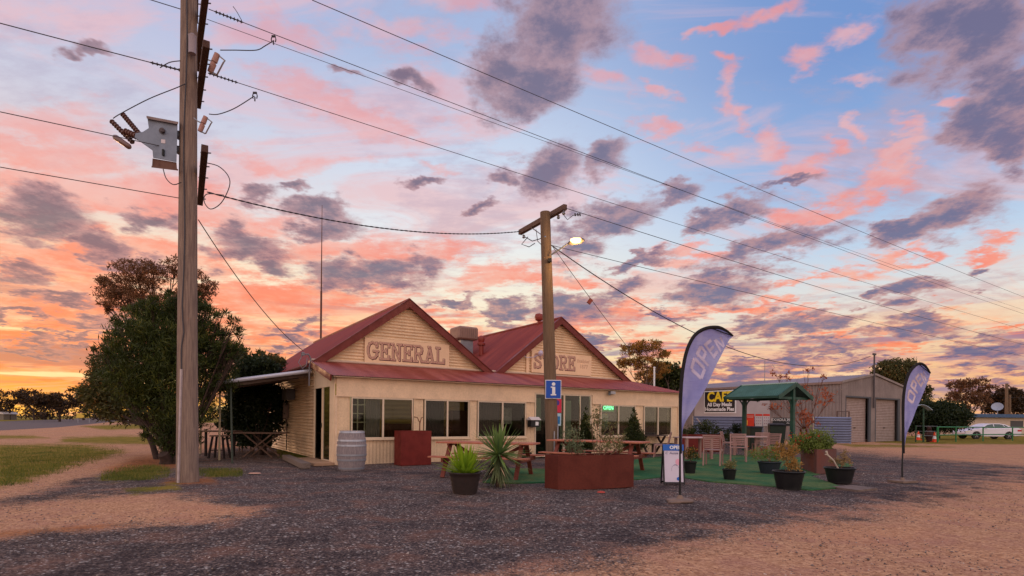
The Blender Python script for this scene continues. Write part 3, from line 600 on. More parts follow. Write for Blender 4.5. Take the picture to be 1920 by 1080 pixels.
    slab_word('STORE',7.97,3.25,0.50,0.06,1.02,g2,GP-0.075)
    fa_=mat('faded lettering',(196,160,134),0.7)
    text_mesh('Established',0.20,fa_,parent=g2,loc=(10.36,GP-0.078,3.62),extrude=0.003,shear=0.3,sx=0.7); text_mesh('1877',0.22,fa_,parent=g2,loc=(10.40,GP-0.078,3.40),extrude=0.003)
    # floodlight, vents
    q=MB(); q.box((9.85,-0.12,2.27),(0.24,0.12,0.10)); q.tube([(9.85,-0.03,2.30),(9.72,-0.12,2.24)],0.02,6); q.tube([(9.72,-0.10,2.26),(9.66,-0.2,2.21)],[0.03,0.05],8); q.build('floodlight',galv,S)
    cool=MB(); cool.box((7.36,6.6,4.98),(0.94,0.94,0.56)); co=cool.build('evaporative_cooler',mat('beige cooler casing',(150,116,104),0.6,var=0.15,vscale=5),S,bevel=0.06)
    q=MB(); 
    for k in range(9): q.bb((6.95+k*0.1,6.11,4.78),(6.97+k*0.1,6.128,5.18))
    q.build('louvre',mat('cooler louvre',(120,92,84),0.6),co)
    q=MB(); q.bb((7.05,6.3,4.0),(7.65,6.9,4.70)); q.build('duct',galv,co)
    q=MB(); q.lathe([(0.10,0),(0.10,0.42),(0.17,0.44),(0.17,0.52),(0.12,0.56),(0.13,0.62),(0.15,0.70),(0.12,0.80),(0.05,0.84),(0.0,0.85)],(7.55,5.4,3.95),16); q.build('roof_vent',mat('red vent',(132,48,40),0.4),S,smooth=True)
    q=MB(); q.lathe([(0.07,0),(0.07,0.12),(0.15,0.16),(0.19,0.28),(0.15,0.40),(0.03,0.44),(0.0,0.45)],(RA,3.5,ZR+0.08),14); q.build('roof_vent',MATS['red vent'],S,smooth=True)
    # whitish floodlight disc on STORE board bracket
    q=MB(); q.tube([(7.3,GP-0.05,3.78),(7.55,GP-0.16,3.58),(7.85,GP-0.20,3.60),(8.08,GP-0.2,3.70)],0.012,6); q.lathe([(0.02,0),(0.10,0.02),(0.11,0.05),(0.0,0.11)],(8.14,GP-0.22,3.78),14,axis=(0.1,-1,-0.25)); q.build('sign_lamp',mat('pale lamp glass',(190,180,205),0.3),S,smooth=True)
    # power inlet bracket on left corner
    q=MB(); q.tube([(-0.22,1.95,2.2),(-0.22,1.95,2.75),(-0.18,1.95,3.0),(-0.26,1.9,3.12),(-0.40,1.85,3.10)],0.022,8); q.lathe([(0.05,0),(0.05,0.08),(0.03,0.1)],(-0.44,1.8,3.06),8); q.tube([(-0.44,1.85,3.08),(-0.56,1.8,2.85),(-0.45,1.8,2.68),(-0.32,1.85,2.8),(-0.30,1.9,3.02)],0.012,6); q.build('service_inlet',mat('grey conduit',(120,116,122),0.5),S,smooth=True)
    # air-con and meter boxes on side wall
    q=MB(); q.box((-0.16,5.2,2.05),(0.28,0.75,0.36)); q.build('air_conditioner',mat('grey air conditioner',(90,86,86),0.6,var=0.2),S)
    q=MB(); q.box((-0.12,6.1,1.50),(0.18,0.6,0.55)); q.tube([(-0.05,6.0,1.2),(-0.05,6.0,0.1)],0.02,6); q.build('meter_box',mat('meter box paint',(120,100,88),0.6,var=0.2),S)
    # antenna mast behind
    q=MB(); q.tube([(3.0,13.6,4.9),(3.0,13.6,7.6)],0.05,6); q.tube([(3.0,13.6,7.6),(3.0,13.6,11.9)],[0.035,0.012],6); q.build('antenna_mast',mat('rusty mast',(96,62,52),0.7),S)
    # side awning
    aw=mat('awning tray',(120,104,96),0.6,var=0.2); AX=-2.80
    q=MB(); q.add([(-0.12,2.30,2.66),(AX,2.30,2.16),(AX,6.9,2.16),(-0.12,6.9,2.66),(-0.12,2.30,2.62),(AX,2.30,2.12),(AX,6.9,2.12),(-0.12,6.9,2.62)],[(0,1,2,3),(4,7,6,5),(0,4,5,1),(1,5,6,2),(2,6,7,3),(3,7,4,0)]); ao=q.build('side_awning',aw,S)
    q=MB(); q.tube([(-0.10,2.24,2.665),(AX,2.24,2.165)],0.058,10); q.build('gutter',mat('pale gutter',(196,194,204),0.35,0.2),ao)
    q=MB(); 
    for yy in (2.5,3.9,5.3,6.7): q.bar((-0.12,yy,2.57),(AX+0.05,yy,2.07),0.05,0.09)
    q.build('rafter',woodG,ao)
    pm_=mat('thin pale post',(176,160,130),0.6,var=0.2); pd=mat('thin dark green post',(52,60,50),0.6)
    for (x,y,mm) in ((-2.26,1.75,pd),(-2.45,3.1,pm_),(-2.70,6.5,pm_)):
        q=MB(); q.tube([(x,y,0),(x,max(y,2.3),2.18)],0.028,8); q.build('post',mm,ao)
    # lit windows inside the left end and over the entrance
    for (x,y,z,e,c_) in ((0.9,1.0,2.25,16,(1.0,0.86,0.50)),(3.6,1.2,2.25,10,(1.0,0.66,0.42)),(8.0,0.9,2.25,28,(0.85,1.0,0.95)),(11.6,0.9,2.25,7,(0.9,0.85,0.8))):
        l=bpy.data.lights.new('ceiling_lamp','POINT'); l.energy=e; l.color=c_; l.shadow_soft_size=0.12; lo=bpy.data.objects.new('ceiling_lamp',l); COL.objects.link(lo); lo.parent=S; lo.location=(x,y,z)
    return S
store_o=store()

#@@POLES
# ---------------------------------------------------------------- power poles and the lines
def vnoise(pts,amp):
    return [Vector(p)+Vector((random.uniform(-amp,amp),random.uniform(-amp,amp),0)) for p in pts]
PB=G(350,903); PD=Vector(d2)
def big_pole():
    A=thing('power_pole',PB,'tall weathered timber power pole at left with steel strap up its side','power pole')
    b=MB(); pts=[(0.02,0,-0.05),(0.01,0,0.4),(-0.015,0,3),(-0.03,0,6),(-0.045,0,9),(-0.06,0,11.2)]; b.tube(pts,[0.20,0.192,0.172,0.156,0.142,0.134],20); b.build('shaft',poleM,A,smooth=True)
    b=MB(); b.bar((-0.03,-0.205,0),(-0.005,-0.186,2.15),0.07,0.03); b.build('cable_guard',mat('pale cable guard',(176,160,160),0.6,var=0.2,vscale=8),A)
    b=MB(); z=2.1; pts=[]
    while z<10.9: pts.append((0.0+0.02*math.sin(z*1.7)+(0.05*math.exp(-((z-2.9)/0.2)**2)),-0.198+z*0.0045,z)); z+=0.25
    b.tube(pts,0.012,6); b.build('earth_wire',wireM,A)
    def arm(z,off,L,name='crossarm',sx=0.0):
        c=Vector((0.26+sx,0,z)); q=MB(); q.bar(c-PD*L*0.48,c+PD*L*0.52,0.11,0.13); q.build(name,armM,A,bevel=0.006); return c
    # arm geometry worked out from where near and far ends show
    for (n,f,z) in (((384,278),(375,380),6.02),((387,82),(371,198),7.85),((392,-60),(368,128),9.02),((367,-80),(366,38),9.9)):
        a=G(n[0],n[1],z)-PB; c=G(f[0],f[1],z)-PB
        q=MB(); q.bar(a,c,0.11,0.13); ar=q.build('crossarm',armM,A,bevel=0.006)
        for t in (0.08,0.3,0.5,0.72,0.93):
            q=MB(); m_=Vector(a).lerp(Vector(c),t); q.tube([m_+Vector((-0.07,0,0.02)),m_+Vector((0.11,0.02,0.02))],0.012,6); q.build('bolt',galv,ar)
    q=MB(); p_=P(364,85,10.70)-PB; q.lathe([(0.0,0.0),(0.065,0.0),(0.068,0.32),(0.075,0.34),(0.03,0.38),(0,0.38)],p_+np.array([0,-0.06,-0.2]),12); q.build('surge_arrester',mat('grey arrester',(150,138,146),0.5),A,smooth=True)
    return A
pole=big_pole()
def insul(b,p,q,n=8,r=0.05,r0=0.018):
    p=Vector(p);q=Vector(q); L=(q-p).length; prof=[(0.0,0),(r0,0)]
    for k in range(n): z=L*(k+0.5)/n; prof+=[(r0,z-0.012),(r,z-0.004),(r,z+0.004),(r0,z+0.014)]
    prof+=[(r0,L),(0,L)]; b.lathe(prof,p,10,axis=q-p)
def recloser():
    Y=10.65; c=P(303,262,Y); A=thing('pole_recloser',c,'grey switchgear tank with ribbed bushings bolted to the left pole','switchgear')
    pl=[(276,219),(333,230),(331,304),(287,296),(286,282),(252,258),(254,250),(268,247),(279,240)]
    def fn(x,y,t): return P(x,y,Y+t)-c+np.array([0.0,0.0,0.0])
    b=MB(); b.prism(pl,fn,-0.05,0.42); b.build('tank',tankM,A,bevel=0.008)
    b=MB(); b.prism([(274.5,217),(334.5,228.5),(334,233),(275,222)],fn,-0.10,0.47); b.build('lid',mat('faded lid',(128,110,108),0.6,var=0.2),A)
    b=MB(); b.prism([(286,297),(331,304.5),(332,317),(285,312)],fn,-0.02,0.38); b.prism([(284,311),(334,317),(334,320),(284,314)],fn,-0.06,0.42); b.build('base_frame',mat('brown base frame',(104,70,58),0.7,var=0.3),A)
    b=MB(); b.lathe([(0.05,0),(0.055,0.03),(0.03,0.03),(0.03,0.05),(0,0.05)],P(305,246,Y-0.05)-c,14,axis=(0,-1,0)); b.bar(P(301,246,Y-0.11)-c,P(309,246,Y-0.11)-c,0.02,0.02); b.build('indicator_dial',mat('dark dial',(72,60,64),0.5),A)
    b=MB(); b.prism([(302,261),(310,262),(310,269),(302,268)],fn,-0.056,-0.051); b.build('rating_plate',mat('pale plate',(200,190,196),0.5),A)
    b=MB(); b.bar(P(306,280,Y-0.07)-c,P(306,292,Y-0.07)-c,0.035,0.03); b.build('latch',black,A)
    for (x1,y1,x2,y2,dy) in ((262,252,229,213,0.05),(250,268,208,226,0.18),(262,258,233,246,0.02),(246,278,213,255,-0.08)):
        if y2==246: q=MB(); insul(q,P(x1,y1,Y+dy)-c,P(x2,y2,Y+dy)-c,6,0.065,0.04)
        elif y2==255: q=MB(); q.lathe([(0,0),(0.03,0.02),(0.05,0.05),(0.052,0.36),(0.03,0.40),(0,0.42)],P(x1,y1,Y+dy)-c,12,axis=Vector(P(x2,y2,Y+dy)-P(x1,y1,Y+dy)))
        else: q=MB(); insul(q,P(x1,y1,Y+dy)-c,P(x2,y2,Y+dy)-c,10,0.05,0.026)
        q.build('bushing',porc,A,smooth=True)
    for y in (253,281):
        q=MB(); q.bar(P(330,y,Y+0.15)-c,P(345,y+2,Y+0.15)-c,0.16,0.11); q.build('mounting_bracket',galv,A)
recloser()
def cutout(px,py,sc,lab):
    Y=10.6; c=P(px,py,Y); A=thing('fuse_cutout',c,lab,'fuse',group='fuse cutouts on the left pole')
    def q(x,y): return P(px+x*sc,py+y*sc,Y)-c
    b=MB(); prof=[(0,0),(0.05*sc,0),(0.055*sc,0.17*sc),(0.035*sc,0.175*sc),(0.035*sc,0.20*sc),(0.055*sc,0.205*sc),(0.05*sc,0.37*sc),(0,0.38*sc)]
    b.lathe(prof,q(-10,19),12,axis=Vector(q(4,-16)-q(-10,19))); b.build('insulator',pinkporc,A,smooth=True)
    b=MB(); b.tube([q(2,-15),q(18,-2),q(15,1)],0.014*sc,6); b.tube([q(-9,18),q(2,24)],0.016*sc,6); b.build('contact_arm',galv,A)
    b=MB(); b.tube([q(15,1),q(3,24)],0.014*sc,8); b.build('fuse_tube',mat('fuse tube',(120,104,104),0.5),A)
    b=MB(); b.tube([q(-4,0),q(-14,-4),q(-24,-12)],0.012,6); b.build('bracket',galv,A)
cutout(404,116,1.0,'upper pinkish fuse cutout hanging off the higher crossarm'); cutout(383,231,0.82,'lower pinkish fuse cutout hanging beside the tank')
P2B=G(1036.5,872)
def second_pole():
    A=thing('power_pole',P2B,'shorter timber pole with a single crossarm in front of the store','power pole')
    top=P(1022,398,P2B[1])-P2B
    b=MB(); b.tube([(0,0,-0.05),tuple(top*0.5),tuple(top)],[0.185,0.165,0.14],18); b.build('shaft',mat('dark pole timber',(122,98,78),0.9,var=0.3,vscale=5,stretch=(9,9,0.45),bump=0.4,bscale=40,grain=0.4),A,smooth=True)
    a=P(975,436,17.55)-P2B; c=P(1060,388,15.2)-P2B
    b=MB(); b.bar(a,c,0.12,0.15); ar=b.build('crossarm',mat('brown crossarm',(104,80,70),0.85,var=0.35,bump=0.3,stretch=(6,1,6)),A,bevel=0.008)
    for (x,y,Y) in ((1057,395,15.2),(1047,403,15.6),(982,440,17.3)):
        b=MB(); q=P(x,y,Y)-P2B; b.lathe([(0,0),(0.03,0.01),(0.05,0.04),(0.03,0.07),(0.045,0.10),(0,0.13)],q-np.array([0,0,0.12]),10); b.build('insulator',galv,ar,smooth=True)
    b=MB(); m_=Vector(a).lerp(Vector(c),0.25); n_=Vector(a).lerp(Vector(c),0.68); b.bar(m_,Vector((top[0],top[1]-0.15,top[2]-0.75)),0.04,0.012); b.bar(n_,Vector((top[0],top[1]-0.16,top[2]-0.75)),0.04,0.012); b.build('brace',galv,A)
    b=MB(); f=lambda x,y:P(x,y,16.0)-P2B
    b.tube([f(984,444),f(998,452),f(1012,448),f(1024,440)],0.012,6); b.tube([f(990,444),f(978,458),f(992,463),f(1003,456)],0.012,6); b.tube([f(1005,430),f(1008,452),f(1018,462)],0.010,6); b.tube([f(1056,402),f(1064,412),f(1074,404),f(1086,402)],0.010,6); b.tube([f(1024,452),f(1033,452)],0.014,6)
    for x in (1078,1083,1087): b.tube([f(x,400),f(x+1,405)],0.022,6)
    b.build('jumper_cable',wireM,A)
    b=MB(); b.bar(P(1032,675,16.05)-P2B,P(1032,705,16.02)-P2B,0.05,0.02); b.build('marker_plate',whitem,A)
    b=MB(); b.bar((0.12,-0.18,0.0),(0.115,-0.19,1.1),0.06,0.03); b.bar((0.02,-0.2,0.0),(0.02,-0.2,0.95),0.05,0.03); b.build('guard_strip',galv,A)
second_pole()
def street_lamp():
    c=P(1033,478,P2B[1]-0.12); A=thing('street_lamp',c,'glowing sodium street lamp on a short arm from the shorter pole','street lamp')
    f=lambda x,y,dy=0.0:P(x,y,P2B[1]-0.2-dy)-c
    b=MB(); b.tube([f(1033,478),f(1068,455,0.3)],0.022,8); b.build('arm',galv,A)
    b=MB(); b.lathe([(0.02,0),(0.07,0.03),(0.10,0.12),(0.12,0.25),(0.11,0.38),(0.05,0.46),(0,0.47)],f(1065,457,0.3),14,axis=(1,-0.5,0.12),sy=0.6); b.build('housing',mat('lamp housing',(96,88,80),0.5),A,smooth=True)
    b=MB(); b.lathe([(0,-0.055),(0.06,-0.05),(0.11,-0.02),(0.125,0.02),(0.11,0.05),(0,0.06)],f(1080.5,451.5,0.42)+np.array([0,-0.05,-0.02]),16,sx=1.35,sy=1.0); b.build('lens',emis('sodium lamp glow',(255,196,110),9.0),A,smooth=True)
    b=MB(); b.box(f(1031,488),(0.1,0.1,0.09)); b.build('photocell_box',black,A)
    l=bpy.data.lights.new('sodium_bulb','POINT'); l.energy=60; l.color=(1.0,0.62,0.25); l.shadow_soft_size=0.12; o=bpy.data.objects.new('sodium_bulb',l); COL.objects.link(o); o.parent=A; o.location=Vector(f(1082,458,0.55))+Vector((0,0,-0.12))
street_lamp()
def info_sign():
    c=P(1037.5,730,P2B[1]-0.22); rz=math.atan2(0.06,1); A=thing('information_sign',c,'square blue sign with a white lower case i on the shorter pole','sign')
    b=MB(); b.box((0,0.012,0),(0.44,0.008,0.52)); b.build('border',whitem,A,bevel=0.003)
    b=MB(); b.box((0,0.002,0),(0.405,0.008,0.485)); b.build('panel',mat('sign blue',(14,74,170),0.45),A)
    b=MB()
    b.box((0.01,-0.005,-0.03),(0.085,0.006,0.20)); b.box((0.005,-0.006,-0.15),(0.15,0.006,0.035)); b.box((-0.03,-0.007,0.06),(0.08,0.006,0.03)); b.lathe([(0.0,0),(0.048,0),(0.048,0.006),(0,0.006)],(0.005,-0.008,0.145),20,axis=(0,1,0)); b.build('letter_i',whitem,A)
info_sign()
def wire(p,q,sag,r,lab,cat='power line',grp=None,name='overhead_wire',n=40,extra=None,mm=None,tw=0.0):
    p=Vector(p);q=Vector(q); pts=[]
    for i in range(n+1):
        t=i/n; v=p.lerp(q,t); v.z-=4*sag*t*(1-t); pts.append(v)
    b=MB(); pts2=[v-p for v in pts]
    if tw:
        for k in (0,1):
            pp=[v+Vector((0,0,tw*math.sin(i*1.3+k*math.pi))) for i,v in enumerate(pts2)]; b.tube(pp,r,5)
    else: b.tube(pts2,r,5)
    if extra:
        for t0,t1,n_,rr_ in extra:
            a=p.lerp(q,t0)-p; a.z-=4*sag*t0*(1-t0); c=p.lerp(q,t1)-p; c.z-=4*sag*t1*(1-t1); insul(b,a,c,n_,rr_,r*1.6)
    o=b.build(name,mm or wireM,None,loc=p); tag(o,lab,cat,grp); return pts
def to_d1(px,py,z,px2,py2,L):  # start on the pole at height z, run parallel to the street
    a=G(px,py,z); return a
GW='conductors strung from the left pole'
D=Vector(d1)
def line(px,py,Y,lx,ly,L,sag,r,lab,extra=None,grp=GW):
    a=Vector(P(px,py,Y)); q=a+D*L; return wire(a,q,sag,r,lab,grp=grp,extra=extra,n=60)
line(390,137,10.9,0,0,95,0.55,0.007,'lower high voltage wire leaving the middle crossarm to the right',[(0.0,0.0055,8,0.03)])
line(391,17,10.2,0,0,95,0.75,0.007,'upper high voltage wire with insulator from the top crossarm to the right',[(0.001,0.006,8,0.03)])
line(388,36,11.2,0,0,95,0.35,0.0055,'thin wire running just under the top right hand conductor')
line(585,0,9.7,0,0,95,0.6,0.007,'outermost wire crossing the top of the sky from beyond the pole')
for (px,py,Y,lab,r,sg) in ((340,132,10.9,'wire coming in from the left to the middle crossarm',0.009,0.5),(340,282,10.8,'wire coming in from the left below the grey tank',0.008,0.25),(340,372,11.0,'lowest wire coming in from the left to the bottom crossarm',0.008,0.25),(345,19,10.8,'topmost wire coming in from the left at the frame edge',0.008,0.5)):
    a=Vector(P(px,py,Y)); wire(a,a-D*42,sg,r,lab,grp=GW,n=60,extra=[(0.0,0.012,7,0.03)] if py in(132,) else None)
wire(P(388,360,10.9),P(975,434,17.4),0.35,0.010,'black twisted cable between the two timber poles',name='twisted_cable',tw=0.008,n=150)
wire(P(1060,390,15.2),Vector(P(1060,390,15.2))+D*85+Vector((0,0,0.3)),0.9,0.009,'wire leaving the crossarm tip of the shorter pole to the right',grp='wires from the shorter pole',n=60)
wire(P(1034,460,16.3),Vector(P(1034,460,16.3))+D*88+Vector((0,0,-0.2)),0.35,0.009,'thin lower wire leaving the shorter pole to the right',grp='wires from the shorter pole',n=60)
wire(P(1034,460,16.3),P(1632,668,33.5),1.75,0.016,'black service cable sagging from the shorter pole to the shed mast',name='service_cable',n=60)
wire(P(1036,462,16.3),P(1180,655,19.3),0.04,0.009,'thin stay line with a red marker slanting down behind the store roof',name='stay_wire',n=20)
b=MB(); c=P(1106,565,17.7); b.box((0,0,0),(0.13,0.1,0.16),tilt=Matrix.Rotation(R(35),3,'Y')); tag(b.build('line_marker',mat('red marker',(130,52,40),0.5),loc=c),'small red marker block threaded on the slanting stay line','marker')
wire(P(372,412,10.75),P(568,657,ORG[1]+1.75),0.25,0.010,'thin service cable drooping from the left pole to the store corner',name='service_cable',n=40)
def drooper(pts,Y,lab,r=0.009,name='jumper_wire'):
    # smooth catmull curve through points near the pole
    q=[Vector(P(x,y,Y+(dy[0] if dy else 0))) for x,y,*dy in pts]; out=[]
    for i in range(len(q)-1):
        p0=q[max(i-1,0)];p1=q[i];p2=q[i+1];p3=q[min(i+2,len(q)-1)]
        for k in range(8):
            t=k/8; out.append(0.5*((2*p1)+(p2-p0)*t+(2*p0-5*p1+4*p2-p3)*t*t+(3*p1-p0-3*p2+p3)*t**3))
    out.append(q[-1]); b=MB(); b.tube([v-out[0] for v in out],r,5); tag(b.build(name,wireM,loc=out[0]),lab,'jumper wire','jumper wires on the left pole')
drooper([(413,94),(440,94),(480,94),(497,86),(513,76)],10.6,'upper jumper looping from the high fuse to the wire clamp')
drooper([(392,214),(410,214),(440,203),(477,180)],10.6,'lower jumper looping from the low fuse to its wire clamp')
drooper([(212,222),(228,212),(280,185),(337,162),(372,145,0.3)],10.6,'long jumper rising from the tank bushings to the pole')
drooper([(385,305),(410,312),(428,330),(430,350),(415,380),(395,392),(383,378),(388,364),(420,366)],10.6,'round loop of black cable beside the lowest crossarm')
drooper([(306,317),(312,335),(325,346),(340,342)],10.6,'short tail hanging from the base of the grey tank')
drooper([(300,127),(318,117),(338,114)],10.7,'short tail leading from the left insulator to the pole')
drooper([(437,12),(444,22),(453,38)],10.4,'fine lead dropping onto the top right hand conductor',0.006)
for (x,y,lab) in ((513,70,'upper horseshoe clamp on the top right hand conductor'),(478,176,'lower horseshoe clamp on the middle right hand conductor')):
    c=P(x,y,10.75); b=MB(); b.tube([Vector((-0.035,0,-0.09)),Vector((-0.045,0,-0.04)),Vector((-0.03,0,0.02)),Vector((0.03,0,0.02)),Vector((0.045,0,-0.04)),Vector((0.035,0,-0.09))],0.010,6); b.tube([(0,0,-0.06),(0,0,-0.14)],0.012,6); b.box((0,0,0.02),(0.07,0.03,0.03)); tag(b.build('line_clamp',wireM,loc=c),lab,'clamp','clamps on the conductors')

#@@VEGETATION
# ---------------------------------------------------------------- vegetation
def leafquads(c,size,asp,up=0.0,rng=RNG,dirs=None):
    n=len(c); d=rng.normal(size=(n,3)) if dirs is None else dirs+rng.normal(size=(n,3))*0.35
    d[:,2]+=up; d/=np.linalg.norm(d,axis=1)[:,None]; t=rng.normal(size=(n,3)); s=np.cross(d,t); s/=np.linalg.norm(s,axis=1)[:,None]+1e-9
    L=(size*rng.uniform(0.6,1.3,n))[:,None]; w=L*asp*0.5
    v=np.stack([c,c+d*L*0.5+s*w,c+d*L,c+d*L*0.5-s*w],1).reshape(-1,3); f=np.arange(n*4).reshape(-1,4); return v,f
def foliage(ells,n,size,asp,clump=0.35,per=60,shell=0.5,up=0.0,flat=0.7,gap=0.0):
    vol=np.array([e[3]*e[4]*e[5] for e in ells])**0.75; vol/=vol.sum(); C_=[]
    for e,k in zip(ells,vol):
        nk=max(2,int(n*k/per)); d=RNG.normal(size=(nk,3)); d/=np.linalg.norm(d,axis=1)[:,None]; r=RNG.uniform(shell**3,1,nk)**(1/3)
        cc=np.array(e[:3])+d*r[:,None]*np.array(e[3:6]); rad=clump*(e[3]*e[4]*e[5])**(1/3)*RNG.uniform(0.55,1.25,nk)
        o=RNG.normal(size=(nk,per,3))*rad[:,None,None]*np.array([0.55,0.55,0.55*flat]); C_.append((cc[:,None,:]+o).reshape(-1,3))
    return np.concatenate(C_)
def branches(b,base,ells,r0,n=4,seed=1,fork=0.35):
    rg=random.Random(seed); base=Vector(base)
    for e in ells:
        c=Vector(e[:3]); st=base+(Vector((c.x,c.y,c.z))-base)*0.0; mid=base.lerp(c,0.5)+Vector((0,0,-(c.z-base.z)*0.12)); rr=r0*(0.35+0.65*min(1,(e[3]*e[5])/4.0))
        b.tube([st,base.lerp(mid,0.5)+Vector((rg.uniform(-.08,.08),rg.uniform(-.08,.08),0)),mid,c],[rr,rr*0.8,rr*0.6,rr*0.25],6)
        for k in range(n):
            d=Vector((rg.uniform(-1,1),rg.uniform(-1,1),rg.uniform(-0.3,1))).normalized(); t=Vector((c.x+d.x*e[3]*0.8,c.y+d.y*e[4]*0.8,c.z+d.z*e[5]*0.8)); s0=mid.lerp(c,rg.uniform(0.1,0.9))
            m2=s0.lerp(t,0.5)+Vector((0,0,0.06*e[5])); b.tube([s0,m2,t],[rr*0.4,rr*0.25,rr*0.08],5)
def tree(name,cat,label,base,ells,nleaf,lsize,lm,bark,asp=0.4,r0=0.12,clump=0.35,per=60,shell=0.5,up=0.0,flat=0.7,group=None,seed=1,fork=0.3,stems=1,nb=5):
    base=np.array(base,float); A=thing(name,base,label,cat,group=group)
    rel=[(e[0]-base[0],e[1]-base[1],e[2]-base[2],e[3],e[4],e[5]) for e in ells]
    zt=min(e[2]-e[5]*0.3 for e in rel); H=max(0.2,zt*0.75)
    b=MB(); cx=np.mean([e[0] for e in rel]); cy=np.mean([e[1] for e in rel])
    f=Vector((cx*0.25,cy*0.25,H))
    for k in range(stems):
        o=Vector((math.cos(k*2.4)*r0*1.2,math.sin(k*2.4)*r0*1.2,0)) if stems>1 else Vector((0,0,0))
        b.tube([o+Vector((0,0,-0.1)),o*1.2+f*0.4+Vector((0.02,0,0)),f+o*2],[r0*1.15,r0*0.95,r0*0.8],9)
    branches(b,f,rel,r0*0.75,nb,seed)
    b.build('trunk',bark,A,smooth=True)
    c=foliage(rel,nleaf,lsize,asp,clump,per,shell,up,flat); c=c[c[:,2]>0.03]; v,fc=leafquads(c,lsize,asp,up); fastmesh('crown',v,fc,lm,A)
    return A
def E(px,py,rx,ry,Y,k=1.0):
    c=P(px,py,Y); return (c[0],c[1],c[2],rx*Y/FPX,rx*Y/FPX*k,ry*Y/FPX)
bark=mat('tree bark',(92,72,62),0.95,var=0.35,vscale=6,bump=0.5)
darkbark=mat('dark bark',(66,50,44),0.95,var=0.3,vscale=6)
LG=leafmat('dense green leaves',(32,40,18),(64,72,28),(118,112,46)); LO=leafmat('olive leaves',(58,62,38),(96,92,50),(150,104,58)); LD=leafmat('dark leaves',(24,34,20),(44,56,28),(70,74,36))
LR=leafmat('bronze gum leaves',(84,60,44),(128,88,56),(170,104,62)); LY=leafmat('autumn yellow leaves',(96,84,40),(164,118,50),(206,132,60)); LOr=leafmat('autumn orange leaves',(134,70,44),(176,94,58),(206,124,80))
LF=leafmat('far dark leaves',(40,32,22),(70,50,30),(110,74,40)); LB=leafmat('bright green blades',(104,140,30),(160,186,46),(206,214,90),0.45); LV=leafmat('grey green blades',(72,92,62),(110,130,80),(168,168,110),0.3)
# big dense tree left of the store
Y=15.3
tree('dense_tree','tree','big dense dark green tree standing behind the tall left pole',G(318,868),
 [E(300,640,80,52,Y),E(270,700,66,60,Y),E(340,690,80,70,Y),E(392,640,38,42,Y+0.3),E(360,600,50,32,Y+0.5),E(402,700,42,50,Y+0.3),E(290,765,40,44,Y),E(350,775,52,56,Y),E(312,820,26,38,Y-0.2),E(236,690,14,14,Y),E(222,640,14,16,Y),E(440,640,12,16,Y),E(372,575,22,14,Y),E(330,566,26,10,Y),E(268,590,20,16,Y),E(416,625,16,14,Y),E(243,735,16,14,Y),E(280,815,14,14,Y),E(258,620,40,36,Y),E(310,590,50,26,Y+0.2),E(425,660,20,26,Y),E(340,835,34,26,Y)]+[E(325+122*math.cos(t)+6*math.sin(5*t),652-94*math.sin(t)+5*math.cos(7*t),10+4*math.sin(3*t),12+4*math.cos(4*t),Y+0.4*math.sin(9*t)) for t in [k*0.24-0.5 for k in range(18)]],
 52000,0.16,leafmat('mid green leaves',(32,42,18),(70,80,30),(122,118,48)),darkbark,asp=0.14,r0=0.16,clump=0.24,per=44,shell=0.15,up=0.9,stems=3,seed=3)
tree('feathery_tree','tree','loose bronze tipped tree leaning out left of the big dense tree',G(296,861),
 [E(190,690,20,40,17.5),E(185,740,34,24,17.5),E(215,715,36,40,17.5),E(232,760,34,34,17.5),E(160,735,16,12,17.5),E(212,660,16,20,17.5),E(186,655,10,12,17.5),E(170,770,12,10,17.5),E(205,775,18,12,17.5)],11000,0.13,LO,darkbark,asp=0.3,r0=0.08,clump=0.42,per=50,shell=0.2,seed=5)
Yg=24
tree('gum_tree','tree','tall sparse bronze gum tree rising behind the dense left tree',G(300,833),
 [E(255,510,42,24,Yg),E(215,540,34,26,Yg),E(285,520,28,34,Yg),E(240,560,50,22,Yg),E(195,575,16,14,Yg),E(330,500,26,20,Yg),E(370,530,34,26,Yg),E(392,545,16,20,Yg),E(350,560,34,22,Yg),E(310,570,40,22,Yg),E(205,525,18,14,Yg)],17000,0.13,LR,bark,asp=0.28,r0=0.16,clump=0.19,per=26,shell=0.25,up=-0.4,seed=8,nb=9)
tree('shrub','shrub','dark bushy shrub growing against the side wall of the store',G(492,852),
 [E(470,720,34,40,20.2),E(500,770,30,50,20.0),E(455,780,30,50,20.4),E(485,690,36,20,20.4),E(440,740,16,40,20.6),E(512,735,14,30,19.6),E(430,790,16,30,20.6),E(480,820,30,16,20.0)],30000,0.13,LD,darkbark,asp=0.45,r0=0.07,clump=0.40,per=60,shell=0.3,stems=3,seed=9)
tree('flowering_bush','shrub','leafy bush with upright sprays topping the awning by the wall',G(510,836),
 [E(500,680,26,14,23.5),E(478,690,16,20,23.5),E(522,680,14,12,23.5),E(455,680,14,26,23.5),E(490,664,6,10,23.5),E(516,668,5,8,23.5)],5000,0.14,LO,darkbark,asp=0.4,r0=0.06,clump=0.35,per=30,shell=0.1,up=0.6,seed=10)
